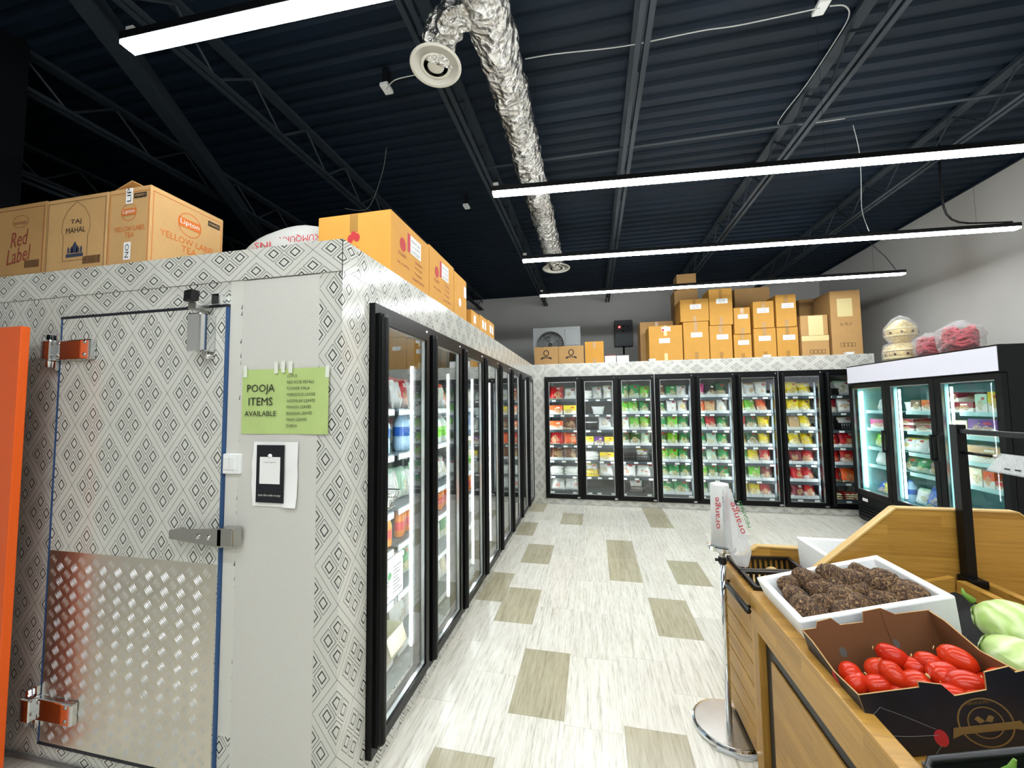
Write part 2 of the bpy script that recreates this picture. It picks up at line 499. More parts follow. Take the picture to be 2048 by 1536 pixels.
# ------------------------------------------------------------------ mesh helpers
class MB:
    def __init__(s):
        s.v, s.f, s.uv, s.mi = [], [], [], []

    def poly(s, pts, uv=None, mi=0):
        i = len(s.v)
        pts = [Vector(p) for p in pts]
        s.v += pts
        s.f.append(list(range(i, i + len(pts))))
        if uv is None:
            nrm = (pts[1] - pts[0]).cross(pts[2] - pts[1])
            a = max(range(3), key=lambda k: abs(nrm[k]))
            uv = [((p.y, p.z), (p.x, p.z), (p.x, p.y))[a] for p in pts]
        s.uv.append(uv)
        s.mi.append(mi)
        return s

    def box(s, x0, x1, y0, y1, z0, z1, mi=0, mt=None):
        a, b, c, d = (x0, y0, z0), (x1, y0, z0), (x1, y1, z0), (x0, y1, z0)
        e, f, g, h = (x0, y0, z1), (x1, y0, z1), (x1, y1, z1), (x0, y1, z1)
        for q in ((a, d, c, b), (a, b, f, e), (b, c, g, f), (c, d, h, g), (d, a, e, h)):
            s.poly(q, None, mi)
        s.poly((e, f, g, h), None, mi if mt is None else mt)
        return s

    def prism(s, pts, axis, a, b, mi=0):
        # outline pts in the two other axes, extruded along axis from a to b
        def P(p, t):
            return {'x': (t, p[0], p[1]), 'y': (p[0], t, p[1]), 'z': (p[0], p[1], t)}[axis]
        n = len(pts)
        s.poly([P(p, a) for p in pts], None, mi)
        s.poly([P(p, b) for p in reversed(pts)], None, mi)
        for i in range(n):
            p, q = pts[i], pts[(i + 1) % n]
            s.poly((P(q, a), P(p, a), P(p, b), P(q, b)), None, mi)
        return s

    def grid(s, rows, close=False, mi=0):
        i0 = len(s.v)
        m_ = len(rows[0])
        for r in rows:
            s.v += [Vector(p) for p in r]
        for j in range(len(rows) - 1):
            for k in range(m_ if close else m_ - 1):
                k2 = (k + 1) % m_
                s.f.append([i0 + j * m_ + k, i0 + j * m_ + k2, i0 + (j + 1) * m_ + k2, i0 + (j + 1) * m_ + k])
                a, b = k / (m_ if close else m_ - 1), (k + 1) / (m_ if close else m_ - 1)
                c, d = j / (len(rows) - 1), (j + 1) / (len(rows) - 1)
                s.uv.append([(a, c), (b, c), (b, d), (a, d)])
                s.mi.append(mi)
        return s

    def lathe(s, prof, n=16, c=(0, 0, 0), mi=0, axis='z'):
        rows = []
        for r, z in prof:
            row = []
            for k in range(n):
                t = 2 * PI * k / n
                p = (r * math.cos(t), r * math.sin(t), z)
                if axis == 'y':
                    p = (p[0], z, -p[1])
                elif axis == 'x':
                    p = (z, p[0], p[1])
                row.append((c[0] + p[0], c[1] + p[1], c[2] + p[2]))
            rows.append(row)
        s.grid(rows, True, mi)
        if prof[0][0] > 1e-6:
            s.poly(list(reversed(rows[0])), None, mi)
        if prof[-1][0] > 1e-6:
            s.poly(rows[-1], None, mi)
        return s

    def tube(s, path, r, n=8, mi=0):
        path = [Vector(p) for p in path]
        rows = []
        prev = None
        for i, p in enumerate(path):
            t = (path[min(i + 1, len(path) - 1)] - path[max(i - 1, 0)]).normalized()
            if prev is None:
                ref = Vector((0, 0, 1)) if abs(t.z) < 0.9 else Vector((1, 0, 0))
                a = t.cross(ref).normalized()
            else:
                a = (prev - t * prev.dot(t)).normalized()
            prev = a
            b = t.cross(a)
            rr = r[i] if isinstance(r, (list, tuple)) else r
            rows.append([p + (a * math.cos(2 * PI * k / n) + b * math.sin(2 * PI * k / n)) * rr for k in range(n)])
        s.grid(rows, True, mi)
        s.poly(list(reversed(rows[0])), None, mi)
        s.poly(rows[-1], None, mi)
        return s

    def mesh(s, name, mats, smooth=False):
        me = bpy.data.meshes.new(name)
        me.from_pydata([tuple(p) for p in s.v], [], s.f)
        for mm in (mats if isinstance(mats, (list, tuple)) else [mats]):
            me.materials.append(MATS[mm])
        ul = me.uv_layers.new(name='UVMap')
        flat = []
        for q in s.uv:
            for w in q:
                flat += [w[0], w[1]]
        ul.data.foreach_set('uv', flat)
        me.polygons.foreach_set('material_index', s.mi)
        if smooth:
            me.polygons.foreach_set('use_smooth', [True] * len(me.polygons))
        me.update()
        return me

    def build(s, name, mats, parent=None, loc=(0, 0, 0), rot=(0, 0, 0), smooth=False, bevel=0.0):
        o = obj(name, s.mesh(name, mats, smooth), parent, loc, rot)
        if smooth:
            weld = o.modifiers.new('weld', 'WELD')
            weld.merge_threshold = 0.0001
        if bevel:
            w = o.modifiers.new('weld', 'WELD')
            w.merge_threshold = 0.0001
            b = o.modifiers.new('bevel', 'BEVEL')
            b.width = bevel
            b.segments = 2
            b.limit_method = 'ANGLE'
        return o


def obj(name, data, parent=None, loc=(0, 0, 0), rot=(0, 0, 0), scale=None):
    o = bpy.data.objects.new(name, data)
    COL.objects.link(o)
    o.location = loc
    o.rotation_euler = rot
    if scale:
        o.scale = scale
    o.parent = parent
    return o


def tag(o, label, cat, group=None):
    o['label'] = label
    o['category'] = cat
    if group:
        o['group'] = group
    return o


def thing(name, label, cat, loc=(0, 0, 0), rot=(0, 0, 0), group=None):
    return tag(obj(name, None, None, loc, rot), label, cat, group)


def struct(o):
    o['kind'] = 'structure'
    return o


def copy_tree(o, parent=None):
    c = o.copy()
    COL.objects.link(c)
    c.parent = parent
    for ch in o.children:
        copy_tree(ch, c)
    return c


ORD = ['first', 'second', 'third', 'fourth', 'fifth', 'sixth', 'seventh', 'eighth', 'ninth']

# ------------------------------------------------------------------ lettering (flat print): outlines made once
TEXT_LIST = ['POOJA', 'ITEMS', 'AVAILABLE', 'LOTUS', 'RED ROSE PETALS', 'FLOWER MALA', 'MARIGOLD LOOSE', 'ASOPALAV LEAVES', 'MANGO LEAVES', 'BANANA LEAVES', 'PAAN LEAVES', 'DURVA', 'Orange', 'Megamart', 'Red', 'Label', 'TAJ', 'MAHAL', 'Lipton', 'YELLOW LABEL', 'TEA', '69684021', 'LIP', 'NO', 'IL-TL-7', 'LAXMI', '21/07/2027', 'Cardamom', 'Pineapple', 'Cashew & Cardamom', 'orange', 'MEGAMART', 'MANUFACTURED', 'ATUL BAKERY', '24 x 200g', 'Orange megamart', 'BROOKE BOND', 'KUMQURX', "INS'", '1 x 10 KG', 'TOMATOES', 'PREMIUM QUALITY', 'scan the code to pay']
TXT = {}
_tmp = []
for b_ in TEXT_LIST:
    cu = bpy.data.curves.new('lettering', 'FONT')
    cu.body = b_
    cu.shear = 0.35 if b_ in ('Red', 'Label') else 0.0
    cu.align_x = 'CENTER'
    cu.align_y = 'CENTER'
    cu.resolution_u = 2
    o_ = bpy.data.objects.new('lettering', cu)
    COL.objects.link(o_)
    _tmp.append((b_, o_))
_dg = bpy.context.evaluated_depsgraph_get()
_dg.update()
for b_, o_ in _tmp:
    me_ = bpy.data.meshes.new_from_object(o_.evaluated_get(_dg))
    me_.name = 'lettering'
    xs_ = [v.co.x for v in me_.vertices]
    ys_ = [v.co.y for v in me_.vertices]
    w_, h_ = max(xs_) - min(xs_), max(ys_) - min(ys_)
    cx_, cy_ = (max(xs_) + min(xs_)) / 2, (max(ys_) + min(ys_)) / 2
    for v in me_.vertices:
        v.co.x -= cx_
        v.co.y -= cy_
    TXT[b_] = (me_, w_, h_)
    bpy.data.objects.remove(o_)
_tm = {}


def text(parent, body, x, y, z, face, mat, width=None, height=None, spin=0.0, name='lettering', shear=1.0):
    me, w, h = TXT[body]
    key = (body, mat)
    if key not in _tm:
        c = me.copy()
        c.materials.clear()
        c.materials.append(MATS[mat])
        _tm[key] = c
    if width and height:
        sx, sy = width / w, height / h
    elif width:
        sx = sy = width / w
    else:
        sx = sy = height / h
    rz = {'-y': 0, '+x': PI / 2, '-x': -PI / 2, '+y': PI}[face]
    e = Matrix.Rotation(rz, 4, 'Z') @ Matrix.Rotation(PI / 2, 4, 'X') @ Matrix.Rotation(spin, 4, 'Z')
    return obj(name, _tm[key], parent, (x, y, z), e.to_euler(), (sx, sy, 1))


# ------------------------------------------------------------------ setting: room shell
XS, YF, YB, ZT = -1.0175, 1.41, 6.593, 2.3655       # side face, front face, back face, top of the walk-in boxes
ZFT, ZFB, D0, DW, R0 = 2.144, 0.10, 1.609, 0.5975, -0.813
XW, YW, ZC = 4.75, 9.2, 4.37                          # right wall, far wall, roof deck

floor = struct(MB().box(-8.2, XW + 0.2, -5.2, YW + 0.2, -0.2, -0.003).build('floor', 'tile_light'))
struct(MB().box(-8.2, XW + 0.2, YW, YW + 0.2, 0, 4.7).build('wall_back', 'wall_white'))
struct(MB().box(XW, XW + 0.2, -5.2, YW, 0, 4.7).build('wall_right', 'wall_white'))
struct(MB().box(-8.4, -8.2, -5.2, YW, 0, 4.7).build('wall_far_left', 'wall_black'))
wl = struct(MB().box(-4.3, -4.05, -5.0, 1.93, 2.75, 4.45).build('wall_left', 'wall_black'))
struct(MB().box(-4.3, -4.05, -5.0, 1.40, 0, 2.75).build('wall_left_bounce', 'wall_white'))  # unseen pale wall, added to brighten the cooler front and its reflections
struct(MB().box(-8.2, XW + 0.2, -5.4, -5.2, 0, 4.7).build('wall_front', 'wall_white'))

# corrugated roof deck, ribs across the room
prof = []
y = -5.2
while y < YW + 0.2:
    prof += [(y, ZC), (y + 0.075, ZC), (y + 0.1, ZC + 0.026), (y + 0.13, ZC + 0.026)]
    y += 0.155
mb = MB()
for (ya, za), (yb_, zb) in zip(prof, prof[1:]):
    mb.poly(((-8.2, ya, za), (-8.2, yb_, zb), (XW + .2, yb_, zb), (XW + .2, ya, za)))
mb.box(-8.2, XW + 0.2, -5.2, YW + 0.2, ZC + 0.05, ZC + 0.12)
struct(mb.build('ceiling', 'deck_black'))
struct(MB().box(XW - 0.03, XW, -5.2, YW, ZC - 0.03, ZC + 0.05).build('trim_1', 'deck_black'))
struct(MB().box(-8.2, XW - 0.03, YW - 0.03, YW, ZC - 0.03, ZC + 0.05).build('trim_2', 'deck_black'))

# floor tiles, 0.303 x 0.563 m, staggered columns
COL0, TW, TL = -0.4895, 0.3033, 0.563
stag = {-2: 3.26, -1: 4.10, 0: 2.12, 1: 4.35, 2: 3.84, 3: 3.0, 4: 3.87, 5: 3.3}
beige = {(-1, 4.10), (-1, 2.97), (-1, 1.27), (0, 2.12), (0, 5.5), (2, 3.84), (2, 4.40), (2, 1.58), (3, 3.0), (4, 3.87), (4, 5.56), (4, 6.12), (-2, 3.26), (-2, 4.95), (-2, 6.07), (10, 6.15), (13, 6.2), (11, 5.62), (9, 5.2), (7, 5.9)}
tm_l = MB().box(0.0007, TW - 0.0007, 0.0007, TL - 0.0007, -0.003, 0).mesh('tile', 'tile_light')
tm_b = MB().box(0.0007, TW - 0.0007, 0.0007, TL - 0.0007, -0.003, 0).mesh('tile', 'tile_beige')
for c in range(-9, 15):
    s0 = stag.get(c, (c * 0.217) % TL)
    x0 = COL0 + c * TW
    for k in range(-8, 12):
        y0 = s0 + (k - 3) * TL
        if y0 > 6.58 or y0 + TL < 0.95 or (x0 < -1.1 and y0 > 1.42):
            continue
        if x0 > 0.75 and y0 < 2.3 - 0.2:
            continue
        isb = any(cc == c and abs(y0 - yy) < 0.15 for cc, yy in beige)
        # last tile in front of the far base is cut at the wall line
        o = obj('tile', tm_b if isb else tm_l, floor, (x0, y0, 0))
        if y0 + TL > 6.592:
            o.scale = (1, (6.592 - y0) / TL, 1)
        if x0 < -1.1 and y0 + TL > 1.41:
            o.scale = (1, (1.41 - y0) / TL, 1)

# ------------------------------------------------------------------ roof joists, bridging, services
JX = [-5.6, -4.12, -2.66, -1.05, 0.38, 1.885, 3.4]
jp = None
for i, x in enumerate(JX):
    lab = ['black roof joist beyond the left wall end', 'black open web roof joist over the tea cartons', 'wide black roof joist over the white sack', 'black roof joist beside the round white diffuser', 'black roof joist right of the foil duct', 'black roof joist above the second white sensor box', 'black roof joist nearest the white right wall'][i]
    t = thing('roof_joist', lab, 'roof joist', (x, 0, 4.055), group='black steel roof joists')
    MB().box(-0.048, -0.012, -5.1, 9.15, 0, 0.008).box(-0.02, -0.012, -5.1, 9.15, 0.008, 0.04).build('bottom_chord', 'joist_paint', t)
    MB().box(0.012, 0.048, -5.1, 9.15, 0, 0.008).box(0.012, 0.02, -5.1, 9.15, 0.008, 0.04).build('bottom_chord', 'joist_paint', t)
    MB().box(-0.045, 0.045, -5.1, 9.15, 0.28, 0.314).build('top_chord', 'joist_paint', t)
    mb = MB()
    yy = -5.0
    while yy < 9:
        mb.tube(((0, yy, 0.02), (0, yy + 0.3, 0.29)), 0.01, 5).tube(((0, yy + 0.3, 0.29), (0, yy + 0.6, 0.02)), 0.01, 5)
        yy += 0.6
    mb.build('web', 'joist_paint', t)
t = thing('diagonal_beam', 'grey flat beam crossing the roof joists at a slant above the tea cartons', 'beam', (0, 0, 4.0))
a_, b_ = Vector((-2.70, 1.3, 0)), Vector((-4.95, 5.2, 0))
d_ = (b_ - a_).normalized()
nn_ = Vector((-d_.y, d_.x, 0)) * 0.055
mb = MB()
pts = [a_ - nn_, b_ - nn_, b_ + nn_, a_ + nn_]
mb.prism([(p.x, p.y) for p in pts], 'z', 0, 0.02)
mb.build('flange', 'joist_paint', t)
mb = MB().prism([((p - nn_ * 0.0).x * 1, p.y) for p in [a_ - nn_ * .2, b_ - nn_ * .2, b_ + nn_ * .2, a_ + nn_ * .2]], 'z', 0.02, 0.2)
mb.build('web', 'joist_paint', t)
tag(MB().box(-1.05, 4.7, 3.76, 3.79, 4.15, 4.16).build('bridging_bar', 'joist_paint'), 'thin bridging bar running across the roof joists', 'bar')
for z_, lab in ((3.62, 'upper grey pipe of the pair behind the tea cartons'), (3.57, 'lower grey pipe of the pair behind the tea cartons')):
    tag(MB().tube(((-4.6, 1.95, z_), (-4.6, 8.9, z_)), 0.018, 8).build('ceiling_pipe', 'joist_paint', smooth=True), lab, 'pipe')

# foil duct with branch and two diffusers
t = thing('foil_duct', 'crumpled silver foil insulated duct hanging under the black roof', 'duct', (0, 0, 0))


def crumple_tube(path, r, n, amp, seed, stepy=0.03):
    path = [Vector(p) for p in path]
    pts = []
    for a, b in zip(path, path[1:]):
        k = max(1, int((b - a).length / stepy))
        pts += [a.lerp(b, i / k) for i in range(k)]
    pts.append(path[-1])
    mb = MB()
    rows = []
    prev = None
    for i, p in enumerate(pts):
        tt = (pts[min(i + 2, len(pts) - 1)] - pts[max(i - 2, 0)]).normalized()
        if prev is None:
            prev = tt.cross(Vector((0, 0, 1))).normalized()
        a = (prev - tt * prev.dot(tt)).normalized()
        prev = a
        b = tt.cross(a)
        row = []
        for k in range(n):
            th = 2 * PI * k / n
            dv = a * math.cos(th) + b * math.sin(th)
            q = p + dv * r
            row.append(q + dv * amp * (noise.noise(q * 9 + Vector((seed, 0, 0))) + 0.6 * noise.noise(q * 23) + 0.35 * noise.noise(q * 50)))
        rows.append(row)
    mb.grid(rows, True)
    mb.poly(list(reversed(rows[0])))
    mb.poly(rows[-1])
    return mb


crumple_tube(((-0.55, -1.5, 3.98), (-0.55, 5.35, 3.98), (-0.545, 5.6, 3.95), (-0.53, 5.82, 3.88)), 0.132, 26, 0.022, 1).build('main_duct', 'foil', t)
crumple_tube(((-0.56, 2.02, 3.98), (-0.76, 2.06, 3.99), (-0.88, 2.14, 3.96), (-0.94, 2.22, 3.88)), 0.095, 22, 0.028, 5, 0.015).build('branch', 'foil', t)
for (cx, cy, cz, r_), lab in (((-0.945, 2.22, 3.85, 0.165), 'round white ceiling diffuser on the foil duct branch'), ((-0.515, 5.94, 3.80, 0.215), 'round white diffuser at the far end of the foil duct')):
    t = thing('ceiling_diffuser', lab, 'air diffuser', (cx, cy, cz))
    s = r_ / 0.165
    MB().lathe([(0.165 * s, 0.0), (0.160 * s, -0.006), (0.135 * s, 0.004), (0.1 * s, 0.018), (0.09 * s, 0.035), (0.1 * s, 0.04), (0.14 * s, 0.02), (0.165 * s, 0.004)], 36).build('outer_cone', 'diffuser_white', t, smooth=True)
    MB().lathe([(0.098 * s, 0.0), (0.094 * s, -0.004), (0.07 * s, 0.002), (0.05 * s, 0.014), (0.05 * s, 0.02), (0.098 * s, 0.004)], 32).build('middle_cone', 'diffuser_white', t, smooth=True)
    MB().lathe([(0, -0.006), (0.046 * s, -0.006), (0.053 * s, -0.001), (0.045 * s, 0.012), (0, 0.014)], 28).build('centre_disc', 'diffuser_white', t, smooth=True)
    MB().lathe([(0.1 * s, 0.05), (0.1 * s, 0.1)], 24).build('collar', 'metal_box_grey', t, smooth=True)

for (px, py, z_), lab in (((773, 180, 4.2), 'small white ceiling sensor box near the round diffuser'), ((1643, 18, 4.2), 'small white ceiling sensor box with a trailing cable'), ((933, 415, 4.2), 'tiny white ceiling box above the yellow cartons')):
    p = at_z(px, py, z_)
    t = thing('sensor_box', lab, 'sensor', (p.x, p.y, z_))
    MB().box(-0.035, 0.035, -0.05, 0.05, 0, 0.03).build('cover', 'white_plastic', t, bevel=0.006)
    MB().box(-0.02, 0.02, -0.03, 0.03, 0.03, ZC - z_).build('mount', 'joist_dark', t)


def wire(px_pts, z_, lab, mat='wire_white', r=0.004):
    pts = [at_z(a, b, c) for a, b, c in [(q + (z_,))[:3] for q in px_pts]]
    fine = []
    for i in range(len(pts) - 1):
        p0, p1, p2, p3 = pts[max(i - 1, 0)], pts[i], pts[i + 1], pts[min(i + 2, len(pts) - 1)]
        for k in range(6):
            u_ = k / 6
            fine.append(0.5 * ((2 * p1) + (p2 - p0) * u_ + (2 * p0 - 5 * p1 + 4 * p2 - p3) * u_ ** 2 + (3 * p1 - p0 - 3 * p2 + p3) * u_ ** 3))
    fine.append(pts[-1])
    return tag(MB().tube(fine, r, 5).build('ceiling_cable', mat, smooth=True), lab, 'cable')


wire([(1050, 118), (1110, 108), (1250, 92), (1400, 62), (1480, 50), (1640, 16)], 4.2, 'white cable strung across the roof from the foil duct to the sensor box')
wire([(1660, 12), (1690, 12), (1697, 35), (1665, 90), (1612, 170), (1562, 235), (1562, 250), (1620, 247), (1690, 237)], 4.2, 'looping white cable trailing from the sensor box across a roof joist')
wire([(773, 178), (790, 160), (830, 150)], 4.2, 'short white cable between the sensor box and the round diffuser')
p0 = at_z(773, 295, 4.1)
wire([(773, 295, 4.1), (766, 340, 3.95), (748, 395, 3.75), (730, 420, 3.55), (690, 417, 3.35)], 4.1, 'thin dark cable drooping above the yellow cartons', 'ink_grey', 0.003)
wire([(1706, 250, 4.15), (1718, 300, 3.95), (1722, 350, 3.8), (1724, 420, 3.6), (1738, 462, 3.36)], 4.15, 'thin white cord dropping to the third hanging lamp', 'wire_white', 0.003)

# ------------------------------------------------------------------ hanging linear lamps
lamps = [((-2.08, 1.29), (2.85, 1.42), 'bright linear lamp hanging nearest the tea cartons'),
         ((-0.745, 2.87), (4.05, 3.21), 'long linear lamp under the foil duct, one row before the short-corded lamp'),
         ((-0.765, 4.31), (4.11, 4.61), 'linear lamp with a thick black cord at its wall end'),
         ((-0.76, 5.77), (4.05, 5.93), 'linear lamp hanging just before the stacked cartons'),
         ((-2.08, -0.16), (2.85, -0.03), 'linear lamp hanging over the aisle entrance'),
         ((-2.08, -1.61), (2.85, -1.48), 'linear lamp hanging behind the aisle entrance lamp'),
         ((-2.08, -3.06), (2.85, -2.93), 'linear lamp hanging close to the shop front')]
# the lamp rows go on at the spacing of the rows in view; those behind the camera are named so
OFF = {4: '_near_offscreen', 5: '_middle_offscreen', 6: '_far_offscreen'}
for i, (a, b, lab) in enumerate(lamps):
    A, B = Vector((*a, 3.32)), Vector((*b, 3.32))
    L = (B - A).length
    ang = math.atan2(B.y - A.y, B.x - A.x)
    t = thing('linear_lamp' + OFF.get(i, ''), lab, 'lamp', A, (0, 0, ang), group='hanging linear lamps')
    MB().box(0, L, -0.032, 0.032, 0.02, 0.06).build('housing', 'black_satin', t, bevel=0.004)
    MB().box(0.008, L - 0.008, -0.031, 0.031, 0, 0.0195).build('light_diffuser' + OFF.get(i, ''), 'tube_light', t)
    for k in range(3):
        x = 0.35 + k * (L - 0.7) / 2
        MB().tube(((x, 0, 0.07), (x, 0, 1.04)), 0.0012, 4).build('hanging_wire', 'joist_dark', t)
    MB().box(0.01, 0.05, -0.012, 0.012, 0.075, 0.1).build('end_clip', 'wire_white', t)
    if i == 2:
        MB().tube([(L - 0.62, 0, 1.0), (L - 0.63, 0, 0.6), (L - 0.628, 0, 0.4), (L - 0.62, 0, 0.28), (L - 0.6, 0, 0.2), (L - 0.56, 0, 0.145), (L - 0.5, 0, 0.112), (L - 0.42, 0, 0.095), (L - 0.25, 0, 0.085), (L - 0.05, 0, 0.078)], 0.009, 8).build('power_cord', 'black_plastic', t, smooth=True)
    if i == 3:
        MB().tube([(L - 0.75, 0, 1.0), (L - 0.5, 0, 0.62), (L - 0.2, 0, 0.25), (L - 0.1, 0, 0.08)], 0.004, 6).build('power_cord', 'black_plastic', t, smooth=True)

# ------------------------------------------------------------------ glazed door rows (local x along the row, outward = -y)
GX0, GX1, GZ0, GZ1 = 0.075, DW - 0.055, 0.175, 2.055


def frame_ring(x0, x1, z0, z1, wl, wr, wb, wt, y0, y1):
    return MB().box(x0, x0 + wl, y0, y1, z0, z1).box(x1 - wr, x1, y0, y1, z0, z1).box(x0 + wl, x1 - wr, y0, y1, z0, z0 + wb).box(x0 + wl, x1 - wr, y0, y1, z1 - wt, z1)


seg_mesh = {}
for n_ in (3, 2):
    W = n_ * DW
    mb = frame_ring(0.004, W - 0.004, ZFB, ZFT, 0.03, 0.03, 0.045, 0.05, -0.028, 0.05)
    for k in range(1, n_):
        mb.box(k * DW - 0.035, k * DW + 0.035, 0.0, 0.05, ZFB + 0.045, ZFT - 0.05)
    seg_mesh[n_] = mb.mesh('door_frame', 'black_frame')
mb = MB()
dx0, dx1, dz0, dz1 = 0.022, DW - 0.018, ZFB + 0.04, ZFT - 0.045
# rounded full-height pull on the left stile, flat rails elsewhere
mb.lathe([(0.0, dz0), (0.02, dz0), (0.024, dz0 + 0.01), (0.024, dz1 - 0.02), (0.015, dz1), (0, dz1)], 12, (dx0 + 0.03, -0.045, 0))
mb.box(dx0, GX0 + 0.003, -0.048, 0.0, dz0, dz1)
mb.box(GX1 - 0.003, dx1, -0.045, 0.0, dz0, dz1)
mb.box(GX0, GX1, -0.045, 0.0, dz0, GZ0 + 0.003).box(GX0, GX1, -0.045, 0.0, GZ1 - 0.003, dz1)
door_me = mb.mesh('glass_door', 'black_frame')
pane_me = MB().box(GX0, GX1, -0.026, -0.022, GZ0, GZ1).mesh('glass_pane', 'glass')
seal_me = frame_ring(GX0 - 0.002, GX1 + 0.002, GZ0 - 0.002, GZ1 + 0.002, 0.011, 0.011, 0.011, 0.011, -0.034, -0.014).mesh('seal', 'aluminium')
hinge_me = MB().box(dx1 - 0.05, dx1 - 0.005, -0.05, -0.02, ZFB + 0.018, ZFB + 0.04).lathe([(0.007, ZFT - 0.05), (0.007, ZFT - 0.03)], 8, (dx1 - 0.02, -0.034, 0)).mesh('hinge', 'aluminium')
led_me = MB().box(-0.006, 0.006, 0.052, 0.064, 0.26, 1.9).mesh('led_strip', 'led')
gap_me = MB().box(-0.003, 0.003, -0.026, 0.0, ZFB + .002, ZFT - .002).mesh('joint_strip', 'aluminium')


def door_row(parent, loc, rz, led_dx=0.0):
    M = Matrix.Translation(loc) @ Matrix.Rotation(rz, 4, 'Z')
    for a, n_ in ((0, 3), (3, 3), (6, 2)):
        obj('door_frame', seg_mesh[n_], parent, M @ Vector((a * DW, 0, 0)), (0, 0, rz))
        if a:
            obj('joint_strip', gap_me, parent, M @ Vector((a * DW, 0, 0)), (0, 0, rz))
    for k in range(8):
        d = obj('glass_door', door_me, parent, M @ Vector((k * DW, 0, 0)), (0, 0, rz))
        obj('glass_pane', pane_me, d)
        obj('seal', seal_me, d)
        obj('hinge', hinge_me, d)
    for k in range(9):
        x = min(max(k * DW, 0.08), 8 * DW - 0.08) if led_dx < 0 else (-0.004 if k == 0 else k * DW)
        obj('led_strip', led_me, parent, M @ Vector((x + led_dx, 0, 0)), (0, 0, rz))


# back freezer -------------------------------------------------------
XE = 4.055
bf = thing('walk_in_freezer', 'long walk-in freezer across the back with eight glass doors and diamond print panels', 'freezer', (R0, YB, 0))
X0L, X1L, DEP = XS - R0, XE - R0, 2.3
RW = 8 * DW
MB().box(X0L, 0, 0, 0.1, 0, ZT).build('wall_panel', 'film', bf)
MB().box(RW, X1L, 0, 0.1, 0, ZT).build('wall_panel', 'film', bf)
MB().box(0, RW, 0, 0.1, ZFT, ZT).build('top_panel', 'film_turned', bf)
MB().box(0, RW, 0, 0.1, 0, ZFB).build('kick_panel', 'film_turned', bf)
MB().box(X1L - 0.1, X1L, 0.1, DEP, 0, ZT).build('end_panel', 'film', bf)
MB().box(X0L, X1L - 0.1, DEP - 0.1, DEP, 0, ZT).build('rear_panel', 'inner_wall', bf)
MB().box(X0L, X1L - 0.1, 0.1, DEP - 0.1, ZT - 0.1, ZT - 0.001).build('roof_panel', 'inner_wall', bf)
MB().box(X0L, X1L - 0.1, 0.1, DEP - 0.1, 0, 0.1).build('floor_panel', 'inner_floor', bf)
MB().box(X0L, X0L + 0.1, 0.1, DEP - 0.1, 0.1, ZT - 0.1).build('partition', 'inner_wall', bf)
for k in (3, 6):
    MB().box(k * DW - 0.0015, k * DW + 0.0015, -0.0025, 0.0, 0, ZFB).build('seam', 'ink_grey', bf)
door_row(bf, (0, 0, 0), 0, 0.024)

# side cooler -------------------------------------------------------
wc = thing('walk_in_cooler', 'diamond-print walk-in cooler with metal entry door and a row of glass doors', 'cooler', (XS, YF, 0))
WX = -4.04 - XS          # local left end
DLX0, DLX1, DZ0, DZ1 = -2.578 - XS, -1.595 - XS, 0.108, 2.108
G0, G1 = -1.515 - XS, -1.127 - XS
SEAM = 2.226
MB().box(WX, DLX0 - 0.012, 0, 0.1, 0, SEAM).build('wall_panel', 'film', wc)
MB().box(DLX0 - 0.012, DLX1 + 0.012, 0, 0.1, DZ1 + 0.012, SEAM).build('header_panel', 'film_turned', wc)
MB().box(DLX0 - 0.012, DLX1 + 0.012, 0, 0.1, 0, DZ0 - 0.012).build('sill_panel', 'film_turned', wc)
MB().box(DLX1 + 0.012, G0, 0, 0.1, 0.28, SEAM).build('plain_strip', 'cream_panel', wc)
MB().box(DLX1 + 0.012, G0, 0, 0.1, 0, 0.28).build('lower_strip', 'film', wc)
MB().box(G0, G1, -0.0025, 0.1, 0, SEAM - 0.004).build('plain_panel', 'grey_panel', wc)
MB().box(G1, 0, 0, 0.1, 0, SEAM).build('corner_panel', 'film', wc)
MB().box(WX, 0, -0.003, 0.1, SEAM, ZT).build('top_panel', 'film_turned', wc)
MB().box(-0.0015, 0.0008, -0.0038, -0.0008, SEAM - 0.02, ZT).build('corner_seam', 'ink_black', wc)
MB().box(WX, 0, -0.0037, -0.003, SEAM, SEAM + 0.0018).build('seam', 'ink_grey', wc)
# torn film edge beside the plain strip
mb = MB()
for i in range(60):
    z = 0.3 + i * 0.031
    w_ = R.uniform(0.001, 0.004) if R.random() < 0.8 else R.uniform(0.004, 0.012)
    mb.poly(((G0 - w_, -0.0008, z), (G0 + 0.0005, -0.0008, z + R.uniform(-.01, .0)), (G0 + 0.0005, -0.0008, z + 0.02), (G0 - w_ * 0.4, -0.0008, z + 0.018)))
e_ = mb.build('torn_edge', 'ink_grey', wc)
e_['kind'] = 'stuff'
yd0 = D0 - YF
yd1 = yd0 + RW
LY = YW - 0.1 - YF
MB().box(-0.1, 0, 0.1, yd0, 0, ZT - 0.14).build('side_panel', 'film', wc)
MB().box(-0.1, 0, yd1, YB - YF - 0.001, 0, ZT - 0.14).build('side_panel', 'film', wc)
MB().box(-0.1, 0, yd0, yd1, ZFT, ZT - 0.14).build('side_header', 'film', wc)
MB().box(-0.1, 0, 0.1, YB - YF - 0.001, ZT - 0.14, ZT).build('side_top_panel', 'film', wc)
MB().box(0, 0.0006, 0.1, YB - YF - .001, ZT - 0.1405, ZT - 0.139).build('seam', 'ink_grey', wc)
MB().box(-0.1, 0, yd0, yd1, 0, ZFB).build('kick_panel', 'film', wc)
MB().box(WX, WX + 0.1, 0.1, LY, 0, ZT).build('rear_panel', 'inner_wall', wc)
MB().box(WX + 0.1, -0.1, 0.1, LY, ZT - 0.1, ZT - 0.001).build('roof_panel', 'inner_wall', wc)
